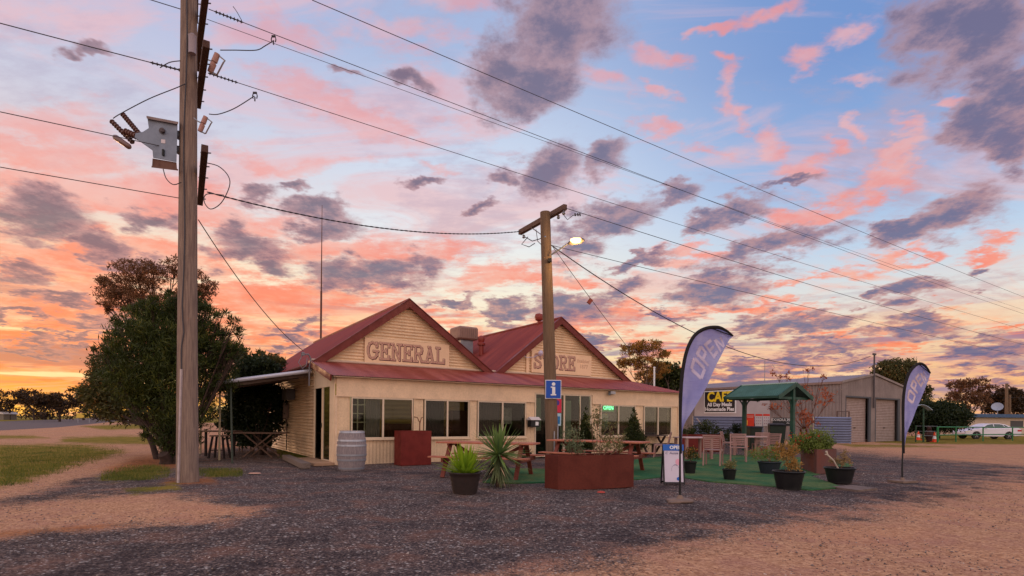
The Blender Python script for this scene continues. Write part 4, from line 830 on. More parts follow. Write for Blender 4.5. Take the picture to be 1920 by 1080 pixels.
# trees behind the store
Yb=42
tree('poinciana_tree','tree','spreading autumn yellow tree just behind the right gable',G(1216,823),
 [E(1185,655,24,10,Yb),E(1215,648,30,9,Yb),E(1240,662,16,10,Yb),E(1170,680,18,10,Yb),E(1205,680,28,12,Yb),E(1235,690,22,12,Yb),E(1160,700,12,8,Yb),E(1215,705,26,10,Yb)],7000,0.20,LY,bark,asp=0.35,r0=0.14,clump=0.24,per=20,shell=0.2,flat=0.35,seed=12,nb=9)
tree('dense_tree','tree','round dark green tree behind the store right of the yellow one',G(1258,822),
 [E(1250,700,24,20,Yb+4),E(1272,712,24,18,Yb+4),E(1232,722,24,16,Yb+4),E(1262,730,30,14,Yb+4),E(1285,700,10,12,Yb+4)],12000,0.28,LG,bark,asp=0.4,r0=0.2,clump=0.36,per=50,shell=0.4,seed=13)
Ys=62
tree('gum_tree','tree','olive crowned tree showing over the ridge of the grey shed',G(1688,812),
 [E(1660,688,20,10,Ys),E(1690,684,26,12,Ys),E(1715,694,16,14,Ys),E(1672,702,30,12,Ys),E(1700,712,26,12,Ys),E(1640,700,8,5,Ys),E(1725,720,14,16,Ys),E(1732,742,14,16,Ys),E(1742,728,6,6,Ys)],11000,0.28,LO,bark,asp=0.4,r0=0.22,clump=0.22,per=24,shell=0.2,seed=14)
tree('hedge_shrub','shrub','wide dark green bush filling the gap behind the right flag',G(1760,822),
 [E(1760,784,44,26,46),E(1735,775,24,22,46),E(1788,785,26,22,46),E(1718,790,18,26,46),E(1765,768,30,14,46)],26000,0.2,LD,darkbark,asp=0.5,r0=0.12,clump=0.4,per=60,shell=0.45,seed=15)
tree('gum_tree','tree','sparse rust coloured tree beyond the bush right of the flags',G(1815,812),
 [E(1795,722,20,9,66),E(1825,718,24,10,66),E(1850,732,18,12,66),E(1810,742,26,14,66),E(1838,752,22,12,66),E(1788,745,14,12,66),E(1812,768,12,12,66)],6500,0.26,LR,bark,asp=0.4,r0=0.2,clump=0.2,per=20,shell=0.2,seed=16)
tree('dense_tree','tree','dark brownish tree behind the blue roofed house',G(1884,812),
 [E(1885,745,26,16,80),E(1870,752,16,14,80),E(1900,755,18,12,80),E(1888,734,14,8,80),E(1882,765,30,10,80)],9000,0.42,LF,bark,asp=0.45,r0=0.25,clump=0.4,per=50,shell=0.4,seed=17)
tree('dense_tree','tree','brown tree cut by the right edge of the frame',G(1925,812),
 [E(1925,758,20,14,90),E(1940,765,20,12,90)],4000,0.45,LR,bark,asp=0.45,r0=0.25,clump=0.4,per=50,shell=0.4,seed=18)
# orange leaved tree by the shed wall
tree('autumn_tree','tree','bare branched tree with orange leaves in front of the shed wall',G(1508,838),
 [E(1465,745,24,20,27),E(1500,735,28,22,27),E(1535,740,24,22,27),E(1500,775,34,18,27),E(1480,705,22,6,27),E(1515,690,12,8,27),E(1545,706,10,5,27),E(1560,745,14,12,27),E(1440,765,14,10,27),E(1525,790,20,12,27),E(1455,700,14,5,27)],1100,0.13,LOr,mat('orange brown bark',(112,66,48),0.9,var=0.3),asp=0.5,r0=0.06,clump=0.26,per=14,shell=0.2,seed=19,nb=10,stems=2)
# far tree line along the left horizon
def far_tree(seed,H,wd,lab,loc,group):
    rg=random.Random(seed); el=[]
    for k in range(11): el.append((rg.uniform(-1,1)*wd,rg.uniform(-1,1)*wd*0.6,H*rg.uniform(0.42,0.80),wd*rg.uniform(0.3,0.5),wd*0.4,H*rg.uniform(0.07,0.12)))
    el=[(a+loc[0],b_+loc[1],c+loc[2],d,e,f) for a,b_,c,d,e,f in el]
    return tree('gum_tree','tree',lab,loc,el,3600,0.45,LF,darkbark,asp=0.5,r0=0.22,clump=0.32,per=24,shell=0.2,seed=seed,group=group,nb=4)
FL=['first','second','third']
ft=[(18,150,9.5,5,'domed far tree at the far left edge of the horizon'),(64,150,8.6,4,'far tree with a flat top near the left edge'),(112,118,8,5,'rounder dark far tree standing forward of the row'),(156,160,11,4.5,'tallest thin crowned tree in the far left row'),(205,120,8.2,4.4,'spreading far tree beside the road bend'),(250,150,9.2,5,'far tree glimpsed left of the leaning bronze tree'),(292,155,9.6,5,'far tree half hidden behind the leaning bronze tree')]
for i,(px,Y,H,wd,lab) in enumerate(ft): g=P(px,HZ,Y); far_tree(30+i,H,wd,lab,(g[0],g[1],0),'far trees along the left horizon')
tree('gum_tree','tree','small lone tree with a forked trunk across the road',G(94*1.0+0,786.5),[E(92,748,24,9,112),E(80,756,14,6,112),E(106,758,14,6,112)],2200,0.5,LF,darkbark,asp=0.5,r0=0.2,clump=0.4,per=26,seed=51,group='far trees along the left horizon')
c=foliage([(x,175+6*math.sin(x),2.0,9,4,2.2) for x in range(-230,-60,9)]+[(x,150+3*math.sin(x),2.0,9,4,2.4) for x in range(95,230,9)],30000,0.8,0.5,0.5,60,0.2); c=c[c[:,2]>0]; v,f=leafquads(c,0.8,0.5); tag(fastmesh('undergrowth',v,f,LF),kind='stuff')
# grass blades in the green patches
def grass_patch():
    pts=[]
    zones=[([(190,895),(240,881),(285,872),(318,884),(270,897),(215,900)],3400,0.035),([(372,882),(420,878),(455,886),(400,893)],1500,0.035),([(520,838),(560,846),(600,862),(560,858),(520,848)],1800,0.07),([(0,835),(150,834),(235,846),(150,866),(80,888),(0,910)],7000,0.04)]
    for pl,n,h in zones:
        xs=[p[0] for p in pl]; ys=[p[1] for p in pl]; k=0
        X=RNG.uniform(min(xs),max(xs),n*4); Y_=RNG.uniform(min(ys),max(ys),n*4); m=poly_sd(X,Y_,pl)>RNG.uniform(-25,16,n*4); X=X[m][:n];Y_=Y_[m][:n]
        pts+= [np.append(G(x,y)[:2],h) for x,y in zip(X,Y_)]
    p=np.array(pts); n=len(p); h=p[:,2]*RNG.uniform(0.5,1.4,n); b=p.copy(); b[:,2]=-0.015
    a=RNG.uniform(0,6.28,n); s_=np.stack([np.cos(a),np.sin(a),np.zeros(n)],1)*0.006; t=b+np.stack([RNG.normal(size=n)*0.02,RNG.normal(size=n)*0.02,h+0.02],1)
    v=np.stack([b-s_,b+s_,t],1).reshape(-1,3); f=np.arange(n*3).reshape(-1,3); tag(fastmesh('grass',v,f,leafmat('grass blades',(66,82,28),(108,112,44),(158,134,70))),kind='stuff')
grass_patch()
def stones():
    n=15000; Y_=2.6+RNG.uniform(0,1,n)**1.5*13; X=RNG.uniform(-1,1,n)*Y_*1.0+0.0; r=RNG.uniform(0.004,0.012,n)*(1+0.9*(RNG.uniform(0,1,n)>0.97))
    base=np.array([[1,0,0],[-1,0,0],[0,1,0],[0,-1,0],[0,0,1],[0,0,-1]],float); F=np.array([[0,2,4],[2,1,4],[1,3,4],[3,0,4],[2,0,5],[1,2,5],[3,1,5],[0,3,5]])
    V=base[None]*(1+RNG.uniform(-0.35,0.35,(n,6,1)))*r[:,None,None]*np.array([1,1,0.6]); a=RNG.uniform(0,6.28,n); ca,sa=np.cos(a)[:,None],np.sin(a)[:,None]
    V=np.stack([V[:,:,0]*ca-V[:,:,1]*sa,V[:,:,0]*sa+V[:,:,1]*ca,V[:,:,2]],-1)+np.stack([X,Y_,np.full(n,-0.010)],1)[:,None]
    Fs=(F[None]+np.arange(n)[:,None,None]*6).reshape(-1,3)
    tag(fastmesh('gravel',V.reshape(-1,3),Fs,leafmat('loose stones',(54,48,50),(120,102,96),(220,204,192),0.0)),kind='stuff')
stones()
#@@YARD
# ---------------------------------------------------------------- things in front of the store
def turf_mat():
    pts=[G(925,893),G(905,904),G(960,906),G(1045,905),G(1200,899),G(1262,893),G(1330,903),G(1450,913),G(1520,919),G(1580,914),G(1520,893),G(1600,872),G(1560,860),G(1290,850),G(1190,862),G(1185,878),G(1050,880),G(930,878)]
    b=MB(); b.v=[tuple(p[:2])+(0.012,) for p in pts]+[tuple(p[:2])+(-0.012,) for p in pts]; n=len(pts)
    b.f=[tuple(range(n))]+[(i,(i+1)%n,n+(i+1)%n,n+i) for i in range(n)]; b.mi=[0]*len(b.f)
    tag(b.build('turf_mat',turf),'green artificial turf laid under the outdoor tables','turf mat')
turf_mat()
def barrel():
    c=G(655,882)+np.array([0,0.18,0]); A=thing('wine_barrel',c,'old grey oak barrel with steel hoops beside the side door','barrel')
    b=MB(); H=0.95; prof=[(0.0,0.02),(0.27,0.02),(0.285,0.0)]
    for k in range(13): t=k/12; prof.append((0.29+0.062*math.sin(math.pi*t),H*t))
    prof+=[(0.27,H-0.03),(0.0,H-0.03)]; b.lathe(prof,n=40); b.build('staves',barrelM,A,smooth=True)
    for z in (0.05,0.25,0.37,0.60,0.72,0.92):
        r=lambda q:0.293+0.062*math.sin(math.pi*q/H); h=0.022; q=MB(); q.lathe([(r(z-h)+0.002,z-h),(r(z-h)+0.006,z-h),(r(z+h)+0.006,z+h),(r(z+h)+0.002,z+h)],n=40); q.build('hoop',hoop,A,smooth=True)
barrel()
def sleeper():
    a=G(571,880)+np.array([0,0.1,0.075]); c=G(534,862)+np.array([0,0.1,0.075]); b=MB(); b.bar(Vector(a)-Vector(a),Vector(c)-Vector(a),0.22,0.14); b.v=[(x+random.uniform(-.008,.008),y,z) for x,y,z in b.v]
    tag(b.build('timber_sleeper',woodG,loc=a,bevel=0.008),'weathered timber sleeper lying on the gravel near the side door','timber')
sleeper()
def planter_red():
    c=UW(1.93,-0.72); A=thing('planter_box',c,'tall red oxide steel planter with bare twigs before the front wall','planter',ANG)
    b=MB(); w,d,h,t=0.88,0.5,0.93,0.02
    b.bb((-w/2,-d/2,0),(w/2,-d/2+t,h)); b.bb((-w/2,d/2-t,0),(w/2,d/2,h)); b.bb((-w/2,-d/2+t,0),(-w/2+t,d/2-t,h)); b.bb((w/2-t,-d/2+t,0),(w/2,d/2-t,h)); b.build('box',rustR,A)
    b=MB(); b.bb((-w/2+t,-d/2+t,h-0.08),(w/2-t,d/2-t,h-0.05)); b.build('soil',soil,A)
    b=MB(); b.tube([(-0.02,0,h-0.06),(-0.03,0,h+0.25),(-0.06,0.02,h+0.72)],[0.014,0.010,0.006],6); b.tube([(0.2,0,h-0.06),(0.2,0,h+0.22),(0.13,0,h+0.36),(0.03,0,h+0.38)],[0.016,0.014,0.012,0.016],6); b.tube([(0.2,0,h+0.2),(0.25,0,h+0.36),(0.29,0,h+0.37)],[0.012,0.012,0.014],6); b.build('stem',mat('bare stem',(112,70,52),0.9),A,smooth=True)
    q=MB(); q.box((-0.30,-d/2-0.06,0.03),(0.1,0.1,0.06)); 
planter_red()
def picnic(c,rz,label,grp='red timber picnic tables',L=1.95):
    A=thing('picnic_table',c,label,'picnic table',rz,grp)
    for k in range(5): b=MB(); b.bb((-L/2+random.uniform(-.01,.01),-0.36+k*0.146,0.72),(L/2,-0.36+k*0.146+0.134,0.755)); b.build('tabletop_board',woodR,A,bevel=0.004)
    for sy in (-1,1):
        for k in (0,1): b=MB(); y=sy*(0.62+k*0.13); b.bb((-L/2,y-0.06,0.43),(L/2,y+0.06,0.46)); b.build('bench_board',woodR,A,bevel=0.004)
    dk=mat('dark stained timber',(116,54,40),0.7,var=0.3,vscale=6)
    for sx in (-1,1):
        x=sx*(L/2-0.28)
        for sy in (-1,1): b=MB(); b.bar((x,sy*0.66,0.0),(x,sy*0.20,0.72),0.045,0.09,up=(1,0,0)); b.build('leg',dk,A)
        b=MB(); b.bar((x+0.045,-0.80,0.385),(x+0.045,0.80,0.385),0.045,0.09); b.build('cross_brace',dk,A)
        b=MB(); b.bar((x-0.04*sx,0,0.685),(x-0.55*sx,0,0.40),0.04,0.07); b.build('diagonal_brace',dk,A)
        b=MB(); b.bb((x-0.02,-0.36,0.675),(x+0.02,0.36,0.718)); b.build('batten',dk,A)
    return A
def mid(p,q): return (np.array(p)+np.array(q))/2
pc1=G(948,878); picnic((-0.52,12.45,0.0),R(-16),'red timber picnic table behind the spiky yucca',L=2.2)
pc2=P(1128,HZ,14.7); picnic((2.15,14.1,0.0),R(-30),'red timber picnic table behind the rusty steel planter',L=2.5)
def potplant_blades(n,L,w,spread,m,droop=0.35,seed=0,base=(0,0,0),up=0.9,elmin=-30,elmax=88):
    rg=np.random.default_rng(seed); V=[];F=[]; seg=5
    for i in range(n):
        a=rg.uniform(0,6.283); el=math.radians(rg.uniform(elmin,elmax)); l=L*rg.uniform(0.65,1.1); d=np.array([math.cos(a)*math.cos(el),math.sin(a)*math.cos(el),math.sin(el)])*1.0
        s_=np.cross(d,[0,0,1.0]); s_/=np.linalg.norm(s_)+1e-9; o=np.array(base)+np.array([math.cos(a),math.sin(a),0])*spread*rg.uniform(0,1); k0=len(V)
        for k in range(seg+1):
            t=k/seg; p=o+d*l*t; p=p+np.array([0,0,-droop*l*t*t*math.cos(el)]); ww=w*(0.5+1.6*t*(1-t)*1.3)*(1-t**3)+0.001; nrm=np.cross(s_,d); V+= [p-s_*ww,p+nrm*(-ww*0.35),p+s_*ww]
        for k in range(seg): b_=k0+k*3; F+=[(b_,b_+1,b_+4,b_+3),(b_+1,b_+2,b_+5,b_+4)]
    return np.array(V),np.array(F)
def pot(A,r,h,m,ribs=False,rt=1.0,soilz=0.06):
    b=MB(); pr=[(0,0),(r*0.74,0)]
    for k in range(8): t=k/7; rr=r*(0.74+0.2*t)+(0.008 if ribs and k%2 else 0); pr.append((rr,h*0.05+h*0.82*t))
    pr+=[(r*1.0,h*0.90),(r*1.03,h*0.96),(r*1.0,h),(r*0.93,h),(r*0.91,h-soilz),(0,h-soilz)]
    b.lathe(pr,n=32); b.build('pot',m,A,smooth=True); b=MB(); b.lathe([(0,h-soilz+0.006),(r*0.905,h-soilz+0.004)],n=24); b.build('soil',soil,A)
brownpot=mat('dark brown tub',(46,34,32),0.55,var=0.25,vscale=8)
def yuccas():
    c=G(869,928)+np.array([0,0.27,0]); A=thing('potted_plant',c,'bright green strap leaved plant in a wide dark tub','potted plant')
    pot(A,0.275,0.36,brownpot,True)
    v,f=potplant_blades(130,0.58,0.024,0.10,LB,0.22,1,(0,0,0.30),elmin=22,elmax=86); fastmesh('leaves',v,f,LB,A)
    c=G(934,912)+np.array([0,0.1,0]); A=thing('yucca',c,'tall spiky yucca with drooping skirt of leaves beside the planter','plant')
    b=MB(); b.tube([(0,0,-0.02),(0.01,0,0.3),(0,0,0.66)],[0.05,0.045,0.04],10); b.build('trunk',bark,A,smooth=True)
    v,f=potplant_blades(150,0.66,0.021,0.03,LV,0.10,2,(0,0,0.60),elmin=-25,elmax=85); fastmesh('leaves',v,f,leafmat('yucca blades',(84,110,64),(136,160,84),(176,190,112),0.3),A)
    v,f=potplant_blades(110,0.60,0.019,0.03,LV,0.08,4,(0,0,0.55),elmin=-88,elmax=-45); fastmesh('old_leaves',v,f,leafmat('old yucca blades',(70,84,56),(104,112,72),(150,132,96),0.2),A)
    v,f=potplant_blades(9,0.5,0.013,0.03,LV,0.1,5,(0,0,0.42),elmin=-65,elmax=-15); fastmesh('dry_leaves',v,f,mat('dry leaf',(186,156,124),0.8),A)
yuccas()
def fol(A,ells,n,size,m,asp=0.5,name='foliage',clump=0.35,per=16,shell=0.1,up=0.2,flat=0.9,bloom=None):
    c=foliage(ells,n,size,asp,clump,per,shell,up,flat); v,f=leafquads(c,size,asp,up); k=len(f)
    if bloom: # petals share the plant's mesh as a second material
        be,bn,bs,bm=bloom; c2=foliage(be,bn,bs,0.8,0.35,3,0.1,0,0.9); v2,f2=leafquads(c2,bs,0.85,0); f2=f2+len(v); v=np.vstack([v,v2]); f=np.vstack([f,f2])
    o=fastmesh(name,v,f,m,A)
    if bloom: o.data.materials.append(bm); mi=np.zeros(len(f),dtype=np.int32); mi[k:]=1; o.data.polygons.foreach_set('material_index',mi)
    return o
def twigs(A,ells,z0,m,r=0.010):
    b=MB()
    for e in ells:
        b.tube([(e[0]*0.3,e[1]*0.3,z0),(e[0]*0.7,e[1]*0.7,(z0+e[2])/2),(e[0],e[1],e[2])],[r,r*0.8,r*0.5],5)
        for k in range(5):
            d=RNG.normal(size=3); d/=np.linalg.norm(d); t=np.array(e[:3])+d*np.array(e[3:6])*0.9; b.tube([(e[0]*0.8,e[1]*0.8,(z0+e[2]*2)/3),tuple(t)],[r*0.5,r*0.2],4)
    b.build('stem',m,A)
twigM=mat('twig bark',(104,78,60),0.9)
def corten():
    a=G(1046,918); m_=G(1097,922); c=G(1188,913); 
    # curved front long box, slightly bowed corner
    A=thing('steel_planter',mid(a,c),'long low rusty steel planter holding three young shrubs','planter'); o=mid(a,c); h=0.62
    dirv=(c-m_); dirv/=np.linalg.norm(dirv); nv=np.array([-dirv[1],dirv[0],0]); dep=0.62
    cr=mid(a,c)+(m_-mid(a,c))*0.55
    front=[(a*(1-t)**2+2*cr*t*(1-t)+c*t*t)-o for t in [k/16 for k in range(17)]]; back=[c-o+nv*dep,m_-o+nv*dep+dirv*0.1,a-o+nv*(dep*0.55)+dirv*(-0.02)]
    ring=front+back; n=len(ring); cen=sum(ring)/n; inner=[cen+(p-cen)*0.955 for p in ring]
    b=MB(); b.v=[tuple(p[:2])+(0,) for p in ring]+[tuple(p[:2])+(h,) for p in ring]+[tuple(p[:2])+(h,) for p in inner]+[tuple(p[:2])+(h-0.10,) for p in inner]
    for k in range(3): b.f+=[(k*n+i,k*n+(i+1)%n,(k+1)*n+(i+1)%n,(k+1)*n+i) for i in range(n)]
    b.mi=[0]*len(b.f); b.build('box',rust,A,smooth=True)
    b=MB(); b.v=[tuple(p[:2])+(h-0.09,) for p in inner]; b.f=[tuple(range(n))]; b.mi=[0]; b.build('soil',soil,A)
    el=[]
    def e(px,py,rx,ry,dy=0.3): q=P(px,py,10.3+dy)-o; return (q[0],q[1],q[2],rx*10.5/FPX,rx*10.5/FPX,ry*10.5/FPX)
    g1=leafmat('grey green shrub leaves',(84,96,70),(126,134,96),(160,150,110)); g2=leafmat('olive sprig leaves',(78,82,50),(136,130,80),(176,156,104))
    for j,(ells,mm,n_,sz) in enumerate((([e(1075,818,17,22),e(1082,838,18,14),e(1066,836,12,10)],g1,900,0.045),([e(1128,800,18,20,0.45),e(1120,775,10,18,0.45),e(1145,830,20,16),e(1128,835,14,14),e(1150,800,10,14),e(1108,790,10,18,0.5)],g2,900,0.05),([e(1160,838,12,12),e(1170,820,6,8)],g2,200,0.045))):
        S_=bpy.data.objects.new('young_shrub',None); COL.objects.link(S_); S_.parent=A
        fol(S_,ells,n_,sz,mm,0.45,per=9,clump=0.45); twigs(S_,ells,h-0.1,twigM,0.008)
corten()
def feather(px,py,top,lab,pts,seed,cream_=False):
    """sail shaped flag: pole side curve and trailing edge, thickness and folds"""
    B=G(px,py); Y=B[1]; A=thing('feather_flag',B,lab,'flag',group='feather flags')
    pole_,sail,txt=pts
    W_=lambda x,y,dy=0.0: P(x,y,Y+dy)-B
    b=MB(); q=[W_(px,py-6)]+[W_(*p) for p in pole_]; n=len(q); b.tube(q,[0.018]*2+[0.014 - 0.008*i/n for i in range(n-2)],8); b.build('pole',black,A,smooth=True)
    # sail grid between leading edge (pole side) and trailing edge
    le,te=sail; nu,nv=22,60
    def interp(L,t):
        x=t*(len(L)-1); i=min(int(x),len(L)-2); f=x-i; p0=L[max(i-1,0)];p1=L[i];p2=L[i+1];p3=L[min(i+2,len(L)-1)]
        return tuple(0.5*((2*p1[k])+(p2[k]-p0[k])*f+(2*p0[k]-5*p1[k]+4*p2[k]-p3[k])*f*f+(3*p1[k]-p0[k]-3*p2[k]+p3[k])*f**3) for k in (0,1))
    V=[];rg=random.Random(seed)
    def surf(u,v):
        a=interp(le,v); c=interp(te,v); x=a[0]+(c[0]-a[0])*u; y=a[1]+(c[1]-a[1])*u
        dist=math.hypot((c[0]-a[0]),(c[1]-a[1]))
        fold=0.020*math.sin(19*v+7*u+1.5*math.sin(6*v))*(1-u*0.3)*math.sin(math.pi*min(1,u*1.1))+0.012*math.sin(38*v-9*u+seed)*math.sin(math.pi*u)+0.10*math.sin(math.pi*u)*math.sin(math.pi*v)
        return W_(x,y,fold)
    for j in range(nv+1):
        for i in range(nu+1): V.append(surf(i/nu,j/nv))
    V=np.array(V); F=np.array([(j*(nu+1)+i,j*(nu+1)+i+1,(j+1)*(nu+1)+i+1,(j+1)*(nu+1)+i) for j in range(nv) for i in range(nu)])
    fm=bpy.data.materials.get('violet flag cloth') or flagmat()
    o=fastmesh('sail',V,F,fm,A); o.data.polygons.foreach_set('use_smooth',[True]*len(o.data.polygons))
    # black sleeve along the leading edge, in front of the cloth
    b=MB(); b.tube([Vector(W_(*interp(le,k/50)))+Vector((0,-0.012,0)) for k in range(51)],[0.020+0.008*min(1,k/12) if k<40 else 0.028-0.016*(k-40)/10 for k in range(51)],8); b.build('sleeve',mat('black sleeve cloth',(30,26,28),0.85),A,smooth=True)
    # letters showing through: each a strip mesh lying on the cloth
    lm=mat('pale flag lettering',(190,180,206),0.8) if not cream_ else mat('cream flag lettering',(206,188,196),0.8)
    for ch,u0,u1,v0,v1 in txt:
        b=MB(); rc=lambda a,c,d,e:[(a,c),(d,c),(d,e),(a,e)]
        GLY={'O':[rc(0,0.12,0.24,0.88),rc(0.76,0.12,1,0.88),rc(0.12,0,0.88,0.2),rc(0.12,0.8,0.88,1)],'P':[rc(0,0,0.26,1),rc(0.2,0.80,0.85,1),rc(0.2,0.38,0.85,0.56),rc(0.74,0.46,1,0.92)],'E':[rc(0,0,0.26,1),rc(0.2,0.8,1,1),rc(0.2,0.41,0.9,0.59),rc(0.2,0,1,0.2)],'N':[rc(0,0,0.24,1),rc(0.76,0,1,1),[(0.1,1),(0.34,1),(0.9,0),(0.66,0)]]}[ch]
        for k,qd in enumerate(GLY):
            N=6; vs=[]
            for j_ in range(N+1):
                for i_ in range(N+1):
                    p_,q_=i_/N,j_/N; gx=(1-q_)*((1-p_)*qd[0][0]+p_*qd[1][0])+q_*((1-p_)*qd[3][0]+p_*qd[2][0]); gy=(1-q_)*((1-p_)*qd[0][1]+p_*qd[1][1])+q_*((1-p_)*qd[3][1]+p_*qd[2][1])
                    uu=u1-(u1-u0)*gy; vv=v0+(v1-v0)*gx
                    vs.append(Vector(surf(uu,vv))+Vector((0,-0.005-0.0005*k,0)))
            b.add(vs,[(j_*(N+1)+i_,j_*(N+1)+i_+1,(j_+1)*(N+1)+i_+1,(j_+1)*(N+1)+i_) for j_ in range(N) for i_ in range(N)])
        b.build('letter',lm,A,fixn=False,smooth=False)
    # base plate
    b=MB(); 
    if not cream_: b.lathe([(0,0),(0.20,0.0),(0.21,0.02),(0.19,0.035),(0.06,0.045),(0.03,0.10),(0.0,0.10)],n=28); b.box((-0.1,-0.16,0.01),(0.25,0.1,0.02),rz=0.2)
    else: b.box((0,0,0.02),(0.42,0.36,0.04),rz=0.3); b.lathe([(0,0.04),(0.05,0.04),(0.03,0.1),(0,0.1)],n=16)
    b.build('base_plate',mat('dusty base plate',(128,106,94),0.85,var=0.2),A)
def flagmat():
    m=bpy.data.materials.new('violet flag cloth'); m.use_nodes=True; t=NT(m.node_tree); t.n.clear()
    tc=t.new('ShaderNodeTexCoord'); c=t.mix(t.rng(t.noise(tc.outputs['Object'],2.5,4,0.6),0.3,0.7),lin((154,156,212)),lin((182,182,224)))
    d=t.new('ShaderNodeBsdfDiffuse'); t.put(d.inputs[0],c); tr=t.new('ShaderNodeBsdfTranslucent'); t.put(tr.inputs[0],c)
    bn=t.new('ShaderNodeBump'); bn.inputs['Strength'].default_value=0.6; bn.inputs['Distance'].default_value=0.03
    mp=t.new('ShaderNodeMapping'); t.put(mp.inputs[0],tc.outputs['Object']); mp.inputs['Rotation'].default_value=(0,R(35),0); mp.inputs['Scale'].default_value=(2.2,1,13)
    t.put(bn.inputs['Height'],t.noise(mp.outputs[0],1.0,4,0.55,0.6)); t.put(d.inputs['Normal'],bn.outputs[0]); t.put(tr.inputs['Normal'],bn.outputs[0])
    mx=t.new('ShaderNodeMixShader'); mx.inputs[0].default_value=0.38; t.l.new(d.outputs[0],mx.inputs[1]); t.l.new(tr.outputs[0],mx.inputs[2]); o=t.new('ShaderNodeOutputMaterial'); t.l.new(mx.outputs[0],o.inputs[0]); return m
le1=[(1276,850),(1275,800),(1275.5,755),(1278,710),(1283,675),(1291,648),(1304,627),(1323,616),(1345,614),(1361,620),(1374,630)]
te1=[(1279,850),(1281,802),(1300,768),(1317,740),(1328,718),(1337,697),(1344,682),(1352,667),(1360,651),(1367,638),(1374,631)]
feather(1275,940,None,'tall violet feather flag on a black pole in the foreground',(
 [(1275,900),(1275,850),(1275,760),(1281,680),(1300,630),(1330,614),(1374,630)],(le1,te1),
 [('O',0.26,0.78,0.375,0.475),('P',0.29,0.80,0.495,0.585),('E',0.36,0.86,0.605,0.69),('N',0.46,0.93,0.71,0.80)]),3)
le2=[(1694,850),(1693,815),(1692.5,780),(1693,750),(1696,725),(1702,704),(1711,690),(1722,682),(1731,684),(1738,691),(1744,700)]
te2=[(1695,850),(1700,815),(1711,787),(1718,768),(1725,752),(1730,740),(1734,730),(1737,722),(1740,714),(1743,706),(1744,701)]
feather(1692,904,None,'smaller violet feather flag standing alone at the right',(
 [(1691.5,880),(1692.5,850),(1692,780),(1696,720),(1711,690),(1722,682),(1744,700)],(le2,te2),
 [('O',0.25,0.70,0.32,0.42),('P',0.28,0.74,0.44,0.53),('E',0.34,0.80,0.55,0.64),('N',0.40,0.86,0.66,0.75)]),5,True)
def aframe():
    a=G(1241,907); c=G(1281,907.5); o=mid(a,c); rz=math.atan2(c[1]-a[1],c[0]-a[0]); A=thing('sandwich_board',o,'white sandwich board with a blue open header beside the tall flag','sign',rz)
    w=0.42; h=0.80; tl=Matrix.Rotation(R(-9),3,'X')
    def brd(sgn):
        b=MB(); T_=lambda x,y,z: tuple(Matrix.Rotation(R(9*sgn),3,'X')@Vector((x,y,z))+Vector((0,-0.125*-sgn*-1,0)))
        return T_
    for sgn in (-1,1):
        M=Matrix.Rotation(R(-9*sgn),3,'X'); off=Vector((0,0.13*sgn-0.0,0.0)); 
        # bottom edge at y=0.13*sgn leaning to y=0 at the top
        M=Matrix.Rotation(R(9*sgn),3,'X')
        f=lambda p: M@Vector(p)+off
        def bx(x0,x1,y0,y1,z0,z1,bb_): 
            vs=[f((x,y,z)) for x in (x0,x1) for y in (y0,y1) for z in (z0,z1)]; bb_.add(vs,[(0,1,3,2),(4,6,7,5),(0,4,5,1),(2,3,7,6),(0,2,6,4),(1,5,7,3)])
        b=MB(); bx(-w/2,-w/2+0.025,-0.012,0.012,0,h,b); bx(w/2-0.025,w/2,-0.012,0.012,0,h,b); bx(-w/2+0.025,w/2-0.025,-0.012,0.012,0.02,0.05,b); bx(-w/2+0.025,w/2-0.025,-0.012,0.012,h-0.02,h,b); b.build('frame',black,A)
        b=MB(); bx(-w/2+0.026,w/2-0.026,-0.006,0.006,0.05,h-0.02,b); pn=b.build('panel',mat('white poster',(206,196,212),0.5,var=0.06,vscale=3),A)
        if sgn==-1:
            b=MB(); bx(-w/2+0.004,w/2-0.004,-0.016,-0.008,h-0.125,h,b); b.build('header',mat('header blue',(20,92,180),0.45),pn)
            p=f((0.05,-0.020,h-0.065)); text_mesh('OPEN',0.095,whitem,parent=pn,loc=p,rot=(R(90-9),0,0),offset=0.003)
            p=f((0.0,-0.010,h-0.175)); text_mesh('C  Aussie D',0.066,mat('ink',(70,70,110),0.6),parent=pn,loc=p,rot=(R(90-9),0,0),shear=0.25,extrude=0.001)
            b=MB(); b.lathe([(0,0),(0.035,0.002),(0.035,0.004),(0,0.004)],f((0.085,-0.012,0.115)),20,axis=(0,-1,0.15)); b.build('round_logo',mat('logo blue',(20,96,186),0.5),pn)
            b=MB(); 
            for k in range(9): an=k/8*math.pi; b.tube([f((0.03+0.075*math.cos(an),-0.010,0.30+0.09*math.sin(an))),f((0.03+0.075*math.cos(an+0.3),-0.010,0.30+0.09*math.sin(an+0.3)))],0.0018,4)
            b.tube([f((0.0,-0.010,0.385)),f((0.03,-0.010,0.395)),f((0.065,-0.010,0.385))],0.004,4); b.build('drawing',MATS['ink'],pn)
            b=MB(); b.lathe([(0,0),(0.05,0.001),(0.05,0.002),(0,0.003)],f((0.085,-0.0075,0.45)),16,axis=(0,-1,0.15),sy=1.3); b.build('pink_blot',mat('pink ink',(220,160,180),0.6),pn)
aframe()
blackpot=mat('black tub',(24,24,26),0.45,var=0.2,vscale=8)
